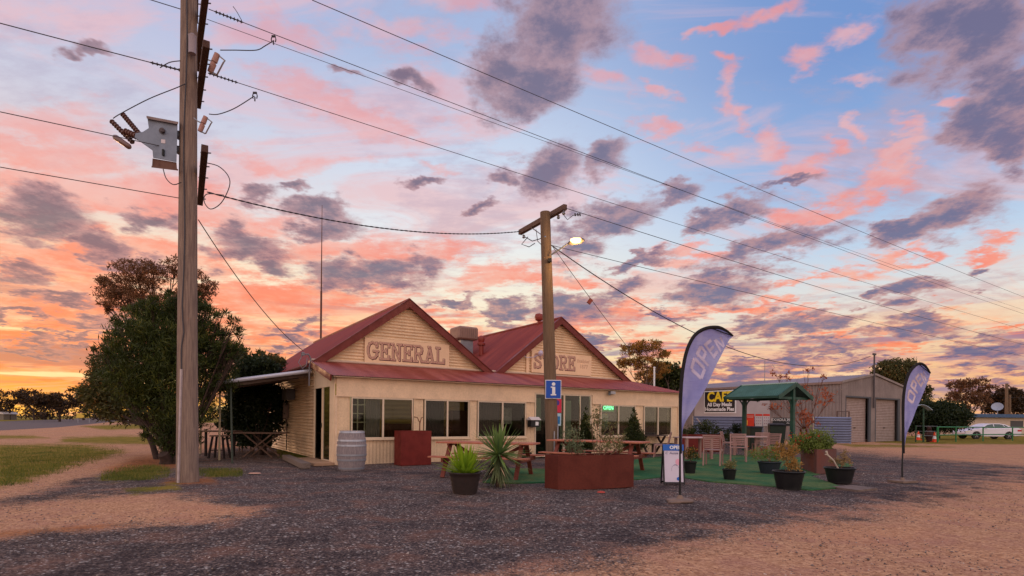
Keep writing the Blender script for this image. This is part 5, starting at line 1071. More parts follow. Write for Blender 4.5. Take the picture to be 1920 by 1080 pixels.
def pots():
    data=[((1297,889),0.155,0.30,blackpot,'round black pot of orange and yellow flowers beside the tall flag',[(0,0,0.12,0.20,0.20,0.10),(0.02,0,0.24,0.14,0.14,0.07)],LG,(LY,260),500),
      ((1371.5,901),0.15,0.24,blackpot,'small black pot with low pale leaves on the turf edge',[(0,0,0.07,0.17,0.15,0.05),(0.04,0,0.12,0.10,0.1,0.05)],leafmat('pale pot leaves',(96,100,60),(150,140,90)),None,420),
      ((1450,890),0.27,0.30,mat('blue black tub',(34,40,50),0.5,var=0.2),'low wide tub of feathery green and russet plants',[(-0.30,0,0.18,0.24,0.2,0.14),(0.05,0,0.18,0.24,0.2,0.14),(0.22,0,0.12,0.14,0.16,0.14),(0.02,0,0.30,0.18,0.1,0.08)],leafmat('feathery leaves',(76,118,52),(126,148,62),(176,132,70)),(LOr,160),2600),
      ((1490,919),0.285,0.34,blackpot,'large black tub with a leggy yellowing shrub on the gravel',[(0.10,0,0.12,0.18,0.15,0.10),(-0.05,0,0.30,0.16,0.13,0.12),(-0.14,0,0.42,0.14,0.12,0.10),(0.08,0,0.38,0.12,0.1,0.10)],leafmat('yellowing leaves',(122,96,50),(182,140,74),(206,160,96)),None,1300),
      ((1587,907),0.30,0.32,blackpot,'wide black tub with a dry grey branch at the turf corner',[(-0.05,0,0.10,0.14,0.1,0.08),(0.10,0,0.22,0.13,0.1,0.14),(0.05,0,0.10,0.18,0.1,0.05)],leafmat('dry leaves',(120,104,72),(168,138,96),(196,160,120)),None,520)]
    for i,((px,py),r,h,m,lab,ells,lm,fl,n) in enumerate(data):
        c=G(px,py)+np.array([0,r*0.8,0]); A=thing('potted_plant',c,lab,'potted plant',group='potted plants around the turf'); pot(A,r,h,m,False)
        el=[(a,b_,z+h,x,y,zz) for a,b_,z,x,y,zz in ells]; fol(A,el,n,0.05 if i!=2 else 0.06,lm,0.4 if i!=2 else 0.12,per=12,clump=0.4,up=0.5,bloom=([(e[0],e[1],e[2]+0.03,e[3],e[4],e[5]) for e in el],fl[1],0.04,fl[0]) if fl else None); twigs(A,el,h-0.06,twigM,0.006)
        if i==4: b=MB(); b.tube([(-0.02,0,h-0.05),(-0.14,-0.02,h+0.14),(-0.27,-0.02,h+0.26),(-0.30,-0.02,h+0.34)],[0.02,0.016,0.018,0.024],7); b.tube([(-0.27,-0.02,h+0.26),(-0.33,-0.03,h+0.27)],[0.014,0.008],6); b.build('dry_branch',mat('dry pale wood',(186,170,156),0.9),A,smooth=True)
pots()
def rust_box():
    c=mid(G(1531,889),G(1502,878)); e1=np.array([1,-0.12,0]); o=G(1531,889); A=thing('planter_box',o,'brown steel planter box full of red flowering bushes at right','planter')
    a=G(1501,878)-o; bq=G(1568,887)-o; h=0.60; cc=[np.zeros(3),bq,a+bq,a]; cen=sum(cc)/4; inn=[cen+(p-cen)*0.95 for p in cc]
    b=MB(); b.v=[tuple(p[:2])+(0,) for p in cc]+[tuple(p[:2])+(h,) for p in cc]+[tuple(p[:2])+(h,) for p in inn]+[tuple(p[:2])+(h-0.1,) for p in inn]; b.f=[(k*4+i,k*4+(i+1)%4,(k+1)*4+(i+1)%4,(k+1)*4+i) for k in range(3) for i in range(4)]+[(15,14,13,12)]; b.mi=[0]*len(b.f)
    b.build('box',mat('brown weathered steel',(96,62,58),0.75,var=0.3,vscale=2,col2=(112,58,44),bump=0.1),A)
    def e(px,py,rx,ry,Y=14.3): q=P(px,py,Y)-o; return (q[0],q[1],q[2],rx*Y/FPX,rx*Y/FPX,ry*Y/FPX)
    el=[e(1510,828,26,13),e(1540,822,22,16),e(1495,836,14,12,15.0),e(1550,832,12,12),e(1525,838,28,8)]
    fol(A,el,5200,0.06,leafmat('bush leaves',(80,100,44),(126,138,62),(176,168,96)),0.45,per=14,clump=0.4,bloom=([e(1500,822,16,14),e(1515,815,8,8),e(1535,820,10,8)],90,0.06,mat('red petals',(206,50,40),0.6))); twigs(A,el[:3],h-0.1,twigM,0.01)
rust_box()
def conifer(px,py,top,w,lab,m=LD,Yo=0.0):
    o=G(px,py); Y=o[1]+Yo; H=(P(px,top,Y)-P(px,py,Y))[2]; A=thing('potted_conifer',o,lab,'conifer'); pot(A,0.22,0.34,blackpot)
    r=w*Y/FPX; el=[(0,0,0.30+(H-0.3)*t,r*(1.02-t)*1.0,r*(1.02-t),H*0.10) for t in (0.1,0.25,0.4,0.55,0.7,0.85,0.95)]
    fol(A,el,7000,0.07,m,0.4,per=20,clump=0.42,shell=0.4,up=0.6); b=MB(); b.tube([(0,0,0.25),(0,0,H*0.9)],[0.03,0.008],6); b.build('trunk',darkbark,A)
conifer(1188,857,768,26,'cone shaped dark green conifer in a pot before the shop windows',LG)
conifer(1098,860,766,20,'smaller potted conifer standing by the entrance doors',LG)
def small_plants():
    for (px,py,lab,n,L) in ((985,862,'low leafy clump by the pier left of the entrance',60,0.35),(890,842,'small spiky plant in a trough under the front window',60,0.22)):
        o=G(px,py); A=thing('potted_plant',o,lab,'potted plant',group='small plants along the front wall'); pot(A,0.2,0.22,blackpot); v,f=potplant_blades(n,L,0.02,0.12,LG,0.5,int(px),(0,0,0.18),elmin=15,elmax=85); fastmesh('leaves',v,f,LG,A)
small_plants()
def letterbox():
    o=UW(6.38,-0.16,1.02); A=thing('letterbox',o,'small black letterbox with a white lid fixed beside the entrance','letterbox',ANG)
    b=MB(); b.box((0,0,0.12),(0.34,0.20,0.22)); b.build('box',black,A,bevel=0.006)
    b=MB(); b.prism([(-0.14,0.235),(0.14,0.235),(0.14,0.245),(0,0.34),(-0.14,0.245)],lambda x,z,t:(t,x,z),-0.20,0.20); b.build('lid',mat('pale lid',(200,190,192),0.5),A)
    b=MB(); b.box((0.06,-0.103,0.12),(0.12,0.004,0.12)); b.build('label_plate',whitem,A)
letterbox()
def led():
    o=UW(9.82,-0.03,1.72); A=thing('open_sign',o,'glowing green OPEN sign hung in the window right of the entrance','lit sign',ANG)
    o2=Vector((0,0.08,0)); b=MB(); b.box((0,0.075,0),(0.56,0.02,0.25)); b.build('panel',emis('dark green glow panel',(0,120,60),1.6),A)
    text_mesh('OPEN',0.20,emis('green led glow',(110,255,180),7.0),parent=A,loc=(0,0.062,0),offset=0.002,sx=0.95)
led()
def door_signs():
    o=UW(7.46,-0.02,1.75); A=thing('poster',o,'pink red poster with a blue badge on the entrance glass','poster',ANG)
    b=MB(); b.box((0,0.02,0),(0.36,0.006,0.46)); b.build('sheet',mat('magenta red',(206,34,72),0.5),A)
    b=MB(); b.lathe([(0,0),(0.09,0.001),(0.09,0.003),(0,0.003)],(0,0.012,0.10),18,axis=(0,-1,0)); b.build('badge',mat('badge blue',(70,50,140),0.5),A)
    o=UW(7.46,-0.02,1.28); A=thing('poster',o,'blue and white poster lower down on the entrance glass','poster',ANG)
    b=MB(); b.box((0,0.02,0),(0.34,0.006,0.42)); b.build('sheet',mat('pale sheet',(170,196,210),0.5),A); b=MB(); b.box((0,0.015,-0.02),(0.24,0.004,0.26)); b.build('picture',mat('sea blue',(40,120,180),0.5,var=0.4,vscale=8),A)
door_signs()
# outdoor cafe furniture
plast=mat('pinkish resin',(156,120,114),0.5,var=0.1,vscale=5); ttop=mat('pale table top',(186,158,158),0.5)
def chair0():
    A=thing('garden_chair',(0,0,0),'x','chair',group='slatted resin chairs at the outdoor tables')
    for k in range(5): b=MB(); b.bb((-0.21,-0.21+k*0.085,0.43),(0.21,-0.21+k*0.085+0.075,0.455)); b.build('seat_slat',plast,A)
    for k in range(6): b=MB(); z=0.50+k*0.056; y=0.23+(z-0.45)*0.22; b.bb((-0.20,y-0.01,z),(0.20,y+0.012,z+0.038)); b.build('back_slat',plast,A)
    for sx in (-1,1):
        b=MB(); b.bar((sx*0.225,-0.24,0),(sx*0.225,-0.20,0.45),0.04); b.build('leg',plast,A)
        b=MB(); b.bar((sx*0.225,0.28,0),(sx*0.225,0.22,0.45),0.04); b.bar((sx*0.225,0.22,0.45),(sx*0.225,0.32,0.86),0.035); b.build('leg',plast,A)
        b=MB(); b.bar((sx*0.225,-0.22,0.43),(sx*0.225,0.22,0.43),0.035,0.05); b.build('side_rail',plast,A)
    b=MB(); b.bb((-0.245,0.30,0.83),(0.245,0.335,0.87)); b.build('top_rail',plast,A)
    return A
ch0=chair0(); CH=[((1337,873),R(152),'near slatted chair with its seat toward the left table'),((1384,866),R(-20),'slatted chair seen from behind between the two tables'),((1368,851),R(60),'far slatted chair behind the middle one'),((1240,858),R(-110),'slatted chair by the store corner behind the sandwich board'),((1425,855),R(170),'slatted chair at the far side of the right table'),((1441,862),R(-60),'slatted chair tucked behind the orange flowered tub')]
for i,((px,py),rz,lab) in enumerate(CH):
    o=ch0 if i==0 else copy_tree(ch0); o.location=Vector(G(px,py))+Vector((0,0,0.012)); o.rotation_euler=(0,0,rz); o['label']=lab
def table(px,py,lab,L=1.1):
    o=G(px,py); A=thing('garden_table',o,lab,'table',R(15),'pale resin tables on the turf'); b=MB(); b.bb((-L/2,-0.4,0.70),(L/2,0.4,0.735)); b.build('tabletop',ttop,A,bevel=0.005)
    for sx in(-1,1):
        for sy in(-1,1): b=MB(); b.bb((sx*(L/2-0.08)-0.04,sy*0.33-0.04,0.012),(sx*(L/2-0.08)+0.04,sy*0.33+0.04,0.699)); b.build('leg',plast,A)
table(1300,860,'pale table left of the slatted chairs under the flag',1.1); table(1408,855,'pale table between the chairs and the green bin shelter',1.1)
def bbq():
    o=G(1222,852); A=thing('bench_table',o,'dark timber bench table under the right hand window','bench',ANG); m=mat('dark bench timber',(74,56,52),0.8,var=0.3)
    b=MB(); b.bb((-0.6,-0.25,0.70),(0.6,0.25,0.74)); b.build('tabletop',m,A)
    for sx in (-0.5,0.5): b=MB(); b.bar((sx,-0.3,0),(sx,0.2,0.70),0.06); b.bar((sx,0.3,0),(sx,-0.2,0.70),0.06); b.build('leg',m,A)
    b=MB(); b.bb((-0.6,-0.62,0.40),(0.6,-0.4,0.44)); b.build('seat',m,A)
    for sx in (-0.5,0.5): b=MB(); b.bb((sx-0.03,-0.55,0),(sx+0.03,-0.48,0.40)); b.build('leg',m,A)
bbq()
def red_trough():
    o=G(1312,846); A=thing('planter_box',o,'dark red trough planter with greenery behind the left table','planter'); b=MB(); b.bb((-0.9,-0.25,0),(0.9,0.25,0.72)); b.build('box',rustR,A,bevel=0.01)
    el=[(-0.5,0,0.85,0.4,0.3,0.2),(0.3,0,0.95,0.5,0.3,0.35),(0.9,0.1,0.7,0.3,0.3,0.4)]; fol(A,el,3000,0.09,LG,0.4,per=20,clump=0.4)
    for (px,lab) in ((1375,'climbing greenery left of the bin shelter post'),(1405,'dark greenery behind the left wheelie bin')):
        o=G(px,840); A=thing('shrub',o,lab,'shrub',group='greenery along the corrugated fence'); el=[(0,0,0.45,0.45,0.3,0.45),(0.2,0,0.9,0.3,0.25,0.25)]; fol(A,el,2200,0.10,LD,0.4,per=20,clump=0.4); twigs(A,el,0,twigM,0.02)
red_trough()
def brace_rod():
    a=Vector(G(1354,846)); c=Vector(P(1306,784,24.0)); b=MB(); b.tube([(0,0,0),c-a],0.025,6); tag(b.build('slanting_rail',mat('pale rail',(180,160,156),0.5),loc=a),'pale slanting pole leaning behind the outdoor chairs','rail')
brace_rod()
def shelter():
    Yn=22.9; u0=18.0; w1=0.35; w0=-2.05+1.1
    g=mat('green shelter paint',(34,74,62),0.55,var=0.2); gr=mat('green corrugated roof',(62,98,80),0.5,var=0.2,vscale=2,spec=0.4)
    n=P(1492,718,23.0); f=P(1386,722,24.95); A=thing('bin_shelter',(n[0],n[1],0),'small green gabled shelter over the bins','shelter',ANG)
    L=float((f-n)@d2); zp=n[2]; ze=2.33; hw=1.22
    for sx in (-1,1):
        b=MB(); nn=Vector((sx*(zp-ze),0,hw)).normalized(); b.corr(lambda t:(0,t,zp),lambda t:(sx*hw,t,ze),nn,L,0.09,0.01,4); b.add([(0,0,zp-0.03),(sx*hw,0,ze-0.03),(sx*hw,L,ze-0.03),(0,L,zp-0.03)],[(0,1,2,3)]); b.build('roof',gr,A,fixn=False)
        for y in (-0.03,L+0.03): q=MB(); q.bar((0,y,zp-0.05),(sx*(hw+0.03),y,ze-0.07),0.035,0.17); q.build('barge_board',g,A)
        q=MB(); q.bar((sx*(hw-0.02),0,ze-0.05),(sx*(hw-0.02),L,ze-0.05),0.04,0.08); q.build('fascia',g,A)
    q=MB(); q.tube([(0,-0.04,zp+0.01),(0,L+0.04,zp+0.01)],0.04,6); q.build('ridge_cap',mat('pale ridge cap',(150,170,160),0.5),A)
    for y in (0.12,L-0.12):
        q=MB(); q.bb((-0.07,y-0.07,0),(0.07,y+0.07,zp-0.1)); p=q.build('post',g,A)
        q=MB(); q.bb((-hw+0.12,y-0.03,ze-0.12),(hw-0.12,y+0.03,ze-0.02)); q.build('cross_beam',g,A)
        for sx in (-1,1):
            q=MB(); pts=[(sx*(0.06+0.5*(1-math.cos(k/6*math.pi/2))),y,ze-0.62+0.56*math.sin(k/6*math.pi/2)) for k in range(7)]; q.tube(pts,0.03,6); q.build('curved_bracket',g,A)
shelter()
def bin_(px,py,lab,w=0.58,h=1.05,rz=0.2):
    o=G(px,py); A=thing('wheelie_bin',o,lab,'bin',rz,'wheelie bins under the green shelter'); dg=mat('dark green bin plastic',(30,44,36),0.5,var=0.2)
    b=MB(); b.add([(-w*.38,-.22,.05),(w*.38,-.22,.05),(w*.38,.22,.05),(-w*.38,.22,.05),(-w/2,-.33,h),(w/2,-.33,h),(w/2,.36,h),(-w/2,.36,h)],[(3,2,1,0),(4,5,6,7),(0,1,5,4),(1,2,6,5),(2,3,7,6),(3,0,4,7)]); b.build('body',dg,A,bevel=0.015)
    b=MB(); b.add([(-w*.53,-.38,h+.002),(w*.53,-.38,h+.002),(w*.53,.40,h+.002),(-w*.53,.40,h+.002),(-w*.5,-.34,h+.05),(w*.5,-.34,h+.05),(w*.45,.38,h+.10),(-w*.45,.38,h+.10)],[(3,2,1,0),(4,5,6,7),(0,1,5,4),(1,2,6,5),(2,3,7,6),(3,0,4,7)]); b.build('lid',black,A,bevel=0.01)
    for sx in(-1,1): b=MB(); b.lathe([(0,-.03),(.1,-.03),(.1,.03),(0,.03)],(sx*w*.36,.26,.10),14,axis=(1,0,0)); b.build('wheel',black,A)
    b=MB(); b.tube([(-w*.4,.44,h-.02),(w*.4,.44,h-.02)],.018,6); b.build('handle',black,A)
bin_(1409,842,'black lidded wheelie bin under the left half of the shelter',0.66,1.0,0.3); bin_(1456,848,'dark green wheelie bin beside the right shelter post',0.62,1.12,-0.3)
def fences():
    blue=mat('blue grey corrugated steel',(124,130,156),0.4,0.35,var=0.2,vscale=1.2,grain=0.15)
    def panel(p,q,h,lab,z0=0.05):
        p=Vector(p);q=Vector(q);L=(q-p).length; rz=math.atan2(q.y-p.y,q.x-p.x); A=thing('corrugated_fence',p,lab,'fence',rz,'low corrugated steel fences')
        b=MB(); b.corr(lambda t:(0,0,t),lambda t:(L,0,t),(0,-1,0),h,0.15,0.035,6,z0); b.build('sheet',blue,A,fixn=False)
        for x in (0.02,L-0.02): q_=MB(); q_.bb((x-0.03,0.03,0),(x+0.03,0.09,h)); q_.build('post',galv,A)
    panel(G(1300,835),G(1432,835.5),1.55,'long blue grey corrugated fence below the CAFE sign'); panel(G(1527,832.5),G(1596,832.5),1.62,'shorter corrugated screen standing before the roller doors')
fences()
def notices():
    def board(px0,py0,px1,py1,Y,col,lab,words=(),wc=(230,220,220),name='notice_board',cat='sign',sz=0.2,grp=None):
        a=P(px0,py0,Y); c=P(px1,py1,Y); o=(a+c)/2; A=thing(name,o,lab,cat,0,grp); w=abs(c[0]-a[0]); h=abs(a[2]-c[2]); b=MB(); b.box((0,0,0),(w,0.02,h)); b.build('panel',mat('board '+str(col),col,0.6,var=0.1,vscale=2),A)
        for k,(t,x,z,s_,cc) in enumerate(words): text_mesh(t,s_,mat('ink '+str(cc),cc,0.6),parent=A,loc=(x*w,-0.014,z*h),extrude=0.002)
        for sx in (-0.4,0.4): b=MB(); b.bb((sx*w-0.02,0.012,-o[2]),(sx*w+0.02,0.045,h/2-0.02)); b.build('post',galv,A)
        return A,w,h
    A,w,h=board(1396,776,1414,799,26.2,(226,60,34),'bright orange red gas bottle notice beside the shelter post',[])
    b=MB(); b.box((0.03,-0.013,h*0.33),(w*0.7,0.004,h*0.05)); b.box((0.03,-0.013,h*0.22),(w*0.6,0.004,h*0.04)); b.build('heading_strip',mat('pale red strip',(232,170,160),0.6),A)
    b=MB(); b.lathe([(0,0),(0.05,0),(0.055,0.2),(0.02,0.25),(0,0.26)],(-w*0.32,-0.03,-h*0.42),12,sy=0.2); b.build('bottle_picture',mat('yellow print',(236,180,60),0.6),A)
    for (x0,x1,lab) in ((1416,1429,'first red headed white price board right of the orange notice'),(1430.5,1443,'second red headed white price board nearest the dark banner')):
        A,w,h=board(x0,776,x1,799,26.2,(206,196,200),lab,grp='white price boards with red headings'); b=MB(); b.box((0,-0.012,h*0.41),(w*0.98,0.006,h*0.16)); b.build('heading',mat('heading red',(214,54,36),0.6),A)
        b=MB()
        for i in range(3):
            for j in range(3): b.box((-w*0.28+i*w*0.28,-0.012,h*0.18-j*h*0.24),(w*0.10,0.004,h*0.07))
        o_=b.build('price_print',mat('grey red print',(140,80,100),0.6),A); o_['kind']='stuff'
    A,w,h=board(1449,783,1486,799,26.0,(34,36,40),'dark banner with hand painted white words behind the right bin',[('EX/ADULTS',-0.10,0.24,0.17,(226,222,220))])
    b=MB(); pts=[(0.30*w,-0.016,0.30*h),(0.20*w,-0.016,0.05*h),(0.30*w,-0.016,0.02*h),(0.18*w,-0.016,-0.16*h),(0.32*w,-0.016,-0.18*h)]; b.tube(pts,0.012,5); b.build('zigzag_stroke',whitem,A)
notices()
def shed():
    O=UW(33.1,3.56); A=thing('farm_shed',O,'big grey ribbed steel shed with two roller doors','shed',ANG)
    rib=mat('grey pink ribbed steel',(138,126,124),0.6,0.1,var=0.22,vscale=0.7,grain=0.2); trim=mat('shed trim',(140,118,110),0.6,var=0.15)
    W_,L,ze,zp=8.6,16.0,3.90,4.55
    b=MB(); b.corr(lambda t:(0,t,2.5),lambda t:(0,t,ze),(-1,0,0),L,0.22,0.03,6); b.corr(lambda t:(0,t,0),lambda t:(0,t,2.5),(-1,0,0),5.0,0.22,0.03,6); b.corr(lambda t:(0,t,0),lambda t:(0,t,2.5),(-1,0,0),L,0.22,0.03,6,5.0); b.build('side_wall',rib,A,fixn=False)
    b=MB(); b.bb((-0.05,4.9,1.0),(-0.014,11.5,3.5)); b.build('white_panel',mat('white cladding',(172,164,168),0.55,var=0.1,vscale=0.7),A)
    b=MB(); 
    top=lambda t: ze+(zp-ze)*(1-abs(t-W_/2)/(W_/2))
    D_=[(0.55,3.50),(4.50,7.75)]
    def seg(x0,x1,z0): b.corr(lambda t:(t,0,z0),lambda t:(t,0,top(t)),(0,-1,0),x1,0.22,0.03,6,x0)
    seg(0.02,D_[0][0],0); seg(D_[0][0],D_[0][1],2.94); seg(D_[0][1],D_[1][0],0); seg(D_[1][0],D_[1][1],2.94); seg(D_[1][1],W_-0.02,0); b.build('end_wall',rib,A,fixn=False)
    for a,c in D_:
        b=MB(); b.corr(lambda t:(a,0.18,t),lambda t:(c,0.18,t),(0,-1,0),2.94,0.11,0.012,6,0.0); d=b.build('roller_door',mat('roller door',(150,132,126),0.55,var=0.15),A,fixn=False)
        b=MB(); b.bb((a-0.08,-0.03,0),(a,0.2,2.94)); b.bb((c,-0.03,0),(c+0.3,0.05,2.94)); b.bb((a-0.08,-0.04,2.94),(c+0.3,0.2,3.04)); b.build('door_frame',mat('dark door jamb',(64,68,76),0.6),d)
        b=MB(); b.box(((a+c)/2,0.15,0.95),(0.2,0.03,0.05)); b.build('handle',black,d)
    b=MB()
    for x0,x1 in ((-0.12,W_/2),(W_+0.12,W_/2)):
        d=Vector((x1-x0,0,zp+0.05-ze)); n=Vector((-d.z,0,d.x)).normalized(); n=n if n.z>0 else -n; b.corr(lambda t:(x0,t,ze+0.03),lambda t:(x1,t,zp+0.08),n,L+0.1,0.19,0.012,4,-0.08)
    b.build('roof',mat('shed roof',(142,130,136),0.6,0.1,var=0.15,vscale=0.6),A,fixn=False)
    b=MB(); b.bb((-0.13,-0.08,ze-0.12),(-0.03,L,ze+0.03)); b.build('gutter',trim,A)
    for x0,x1 in ((-0.12,W_/2),(W_+0.12,W_/2)): b=MB(); b.bar((x0,-0.10,ze+0.0),(x1,-0.10,zp+0.06),0.03,0.14); b.build('barge',rib,A)
    b=MB(); b.bb((0,L-0.02,0),(W_,L,ze)); b.bb((W_-0.02,0,0),(W_,L,ze)); b.build('rear_wall',rib,A)
    b=MB(); b.tube([(4.0,-0.12,2.3),(4.0,-0.12,zp+1.35)],0.055,8); b.box((4.0,-0.12,zp+1.4),(0.35,0.1,0.12)); b.build('service_mast',mat('dark mast',(72,66,70),0.6),A)
    b=MB(); b.tube([(1.0,6.0,zp-0.4),(1.0,6.0,zp+1.3)],0.025,6); b.tube([(-0.6,6.6,zp+0.8),(2.4,5.4,zp+0.95)],0.02,6); b.tube([(1.6,5.6,zp+0.75),(1.8,5.9,zp+1.05)],0.015,6); b.build('tv_antenna',galv,A)
    b=MB(); b.tube([(-0.9,-0.2,0),(-0.9,-0.2,2.0),(0.35,-0.3,2.0),(0.35,-0.3,0.0)],0.04,6); b.build('pipe_frame',mat('dark pipe',(78,58,54),0.6),A)
    # hanging sign on the white panel
    S_=thing('cafe_sign',UW(33.1,3.56)+np.array([0,0,0]),'black CAFE All Day Meals Homemade Pies board on the shed side','sign',ANG)
    m=mat('cafe board black',(26,22,28),0.5); b=MB(); b.bb((-0.12,7.72,2.02),(-0.07,10.45,3.62)); b.build('panel',m,S_); b=MB(); b.bb((-0.10,7.62,1.93),(-0.06,10.52,3.70)); b.build('border',whitem,S_)
    rt=(R(90),0,R(-90)); yel=mat('yellow lettering',(232,200,40),0.5)
    text_mesh('CAFE',1.05,yel,parent=S_,loc=(-0.125,9.08,3.18),rot=rt,offset=0.035,sx=0.92); text_mesh('All Day Meals',0.40,whitem,parent=S_,loc=(-0.125,9.08,2.60),rot=rt,offset=0.012); text_mesh('Homemade Pies',0.40,whitem,parent=S_,loc=(-0.125,9.08,2.24),rot=rt,offset=0.012)
shed()
# right hand background
def rail_fence():
    gn=mat('green rail paint',(30,112,66),0.5,var=0.15); xs=[(1758,829),(1795,829),(1852,828),(1903,827),(1960,826)]
    a=G(1758,829.5); c=G(1903,826.2); dv=(c-a)/np.linalg.norm(c-a); o=a; A=thing('rail_fence',o,'green tube rail fence along the grass at right','fence',math.atan2(dv[1],dv[0])); 
    L=26.0; h=1.08
    for k,x in enumerate((0,2.6,6.8,11.9,17,22,L)): b=MB(); b.tube([(x,0,0),(x,0,h)],0.07 if k==0 else 0.045,8); b.build('post',gn,A)
    for z in (h-0.03,0.50): b=MB(); b.tube([(0,0,z),(L,0,z)],0.04,8); b.build('rail',gn,A)
    o=G(1731,829.5); A=thing('wire_fence',G(1717,829),'dark green posts with thin wire left of the green rails','fence')
    e=G(1758,829.5)-G(1717,829)
    for t in (0,0.36): b=MB(); q=e*t; b.tube([(q[0],q[1],0),(q[0],q[1],1.15)],0.04,8); b.build('post',mat('dark green post',(34,66,48),0.6),A)
    for z in (0.45,0.75,1.1): b=MB(); b.tube([(0,0,z),(e[0],e[1],z)],0.012,5); b.build('wire',galv,A)
    A=thing('umbrella_post',G(1731,829.2),'dark post with a pale curved cap behind the right flag','post'); b=MB(); b.tube([(0,0,0),(0,0,2.35)],0.05,8); b.build('post',MATS['dark green post'],A)
    b=MB(); pts=[(-0.75+1.2*k/10,0,2.20+0.36*math.sin(math.pi*(0.15+0.85*k/10))) for k in range(11)]
    for i in range(10): b.bar(pts[i],pts[i+1],0.5,0.03)
    b.build('cap',mat('pale blue cap',(150,166,186),0.5),A)
rail_fence()
def cone(px,py,lab):
    A=thing('traffic_cone',G(px,py),lab,'cone',group='orange traffic cones by the fence'); og=mat('cone orange',(222,74,40),0.6)
    b=MB(); b.box((0,0,0.02),(0.38,0.38,0.04)); b.build('foot',og,A); b=MB(); b.lathe([(0.14,0.04),(0.03,0.7),(0,0.7)],n=16); b.build('body',og,A,smooth=True); b=MB(); b.lathe([(0.118,0.22),(0.078,0.42)],n=16); b.v=[(x*1.03,y*1.03,z) for x,y,z in b.v]; b.build('reflective_band',whitem,A,smooth=True)
cone(1752,829,'orange cone beside the first green rail post'); cone(1722,825,'faded cone standing between the thin dark posts')
def bear():
    A=thing('carved_statue',G(1742,828.5),'upright dark brown carved bear figure between fence and cone','statue'); m=mat('dark carved wood',(62,34,30),0.8,var=0.3,vscale=8,bump=0.4)
    b=MB(); b.lathe([(0,0),(0.16,0),(0.2,0.06),(0.17,0.12),(0.24,0.3),(0.27,0.5),(0.23,0.7),(0.13,0.82),(0.15,0.9),(0.15,0.98),(0.09,1.05),(0,1.07)],n=18,sy=0.8)
    for sx in(-1,1): b.lathe([(0,0),(0.04,0.01),(0.035,0.05),(0,0.06)],(sx*0.10,0,1.0),8); b.tube([(sx*0.2,-0.05,0.72),(sx*0.26,-0.14,0.5),(sx*0.16,-0.2,0.42)],[0.07,0.06,0.04],8)
    b.lathe([(0,0),(0.06,0.0),(0.04,0.1),(0,0.11)],(0,-0.08,0.92),10,axis=(0,-1,-0.1)); b.build('body',m,A,smooth=True)
bear()
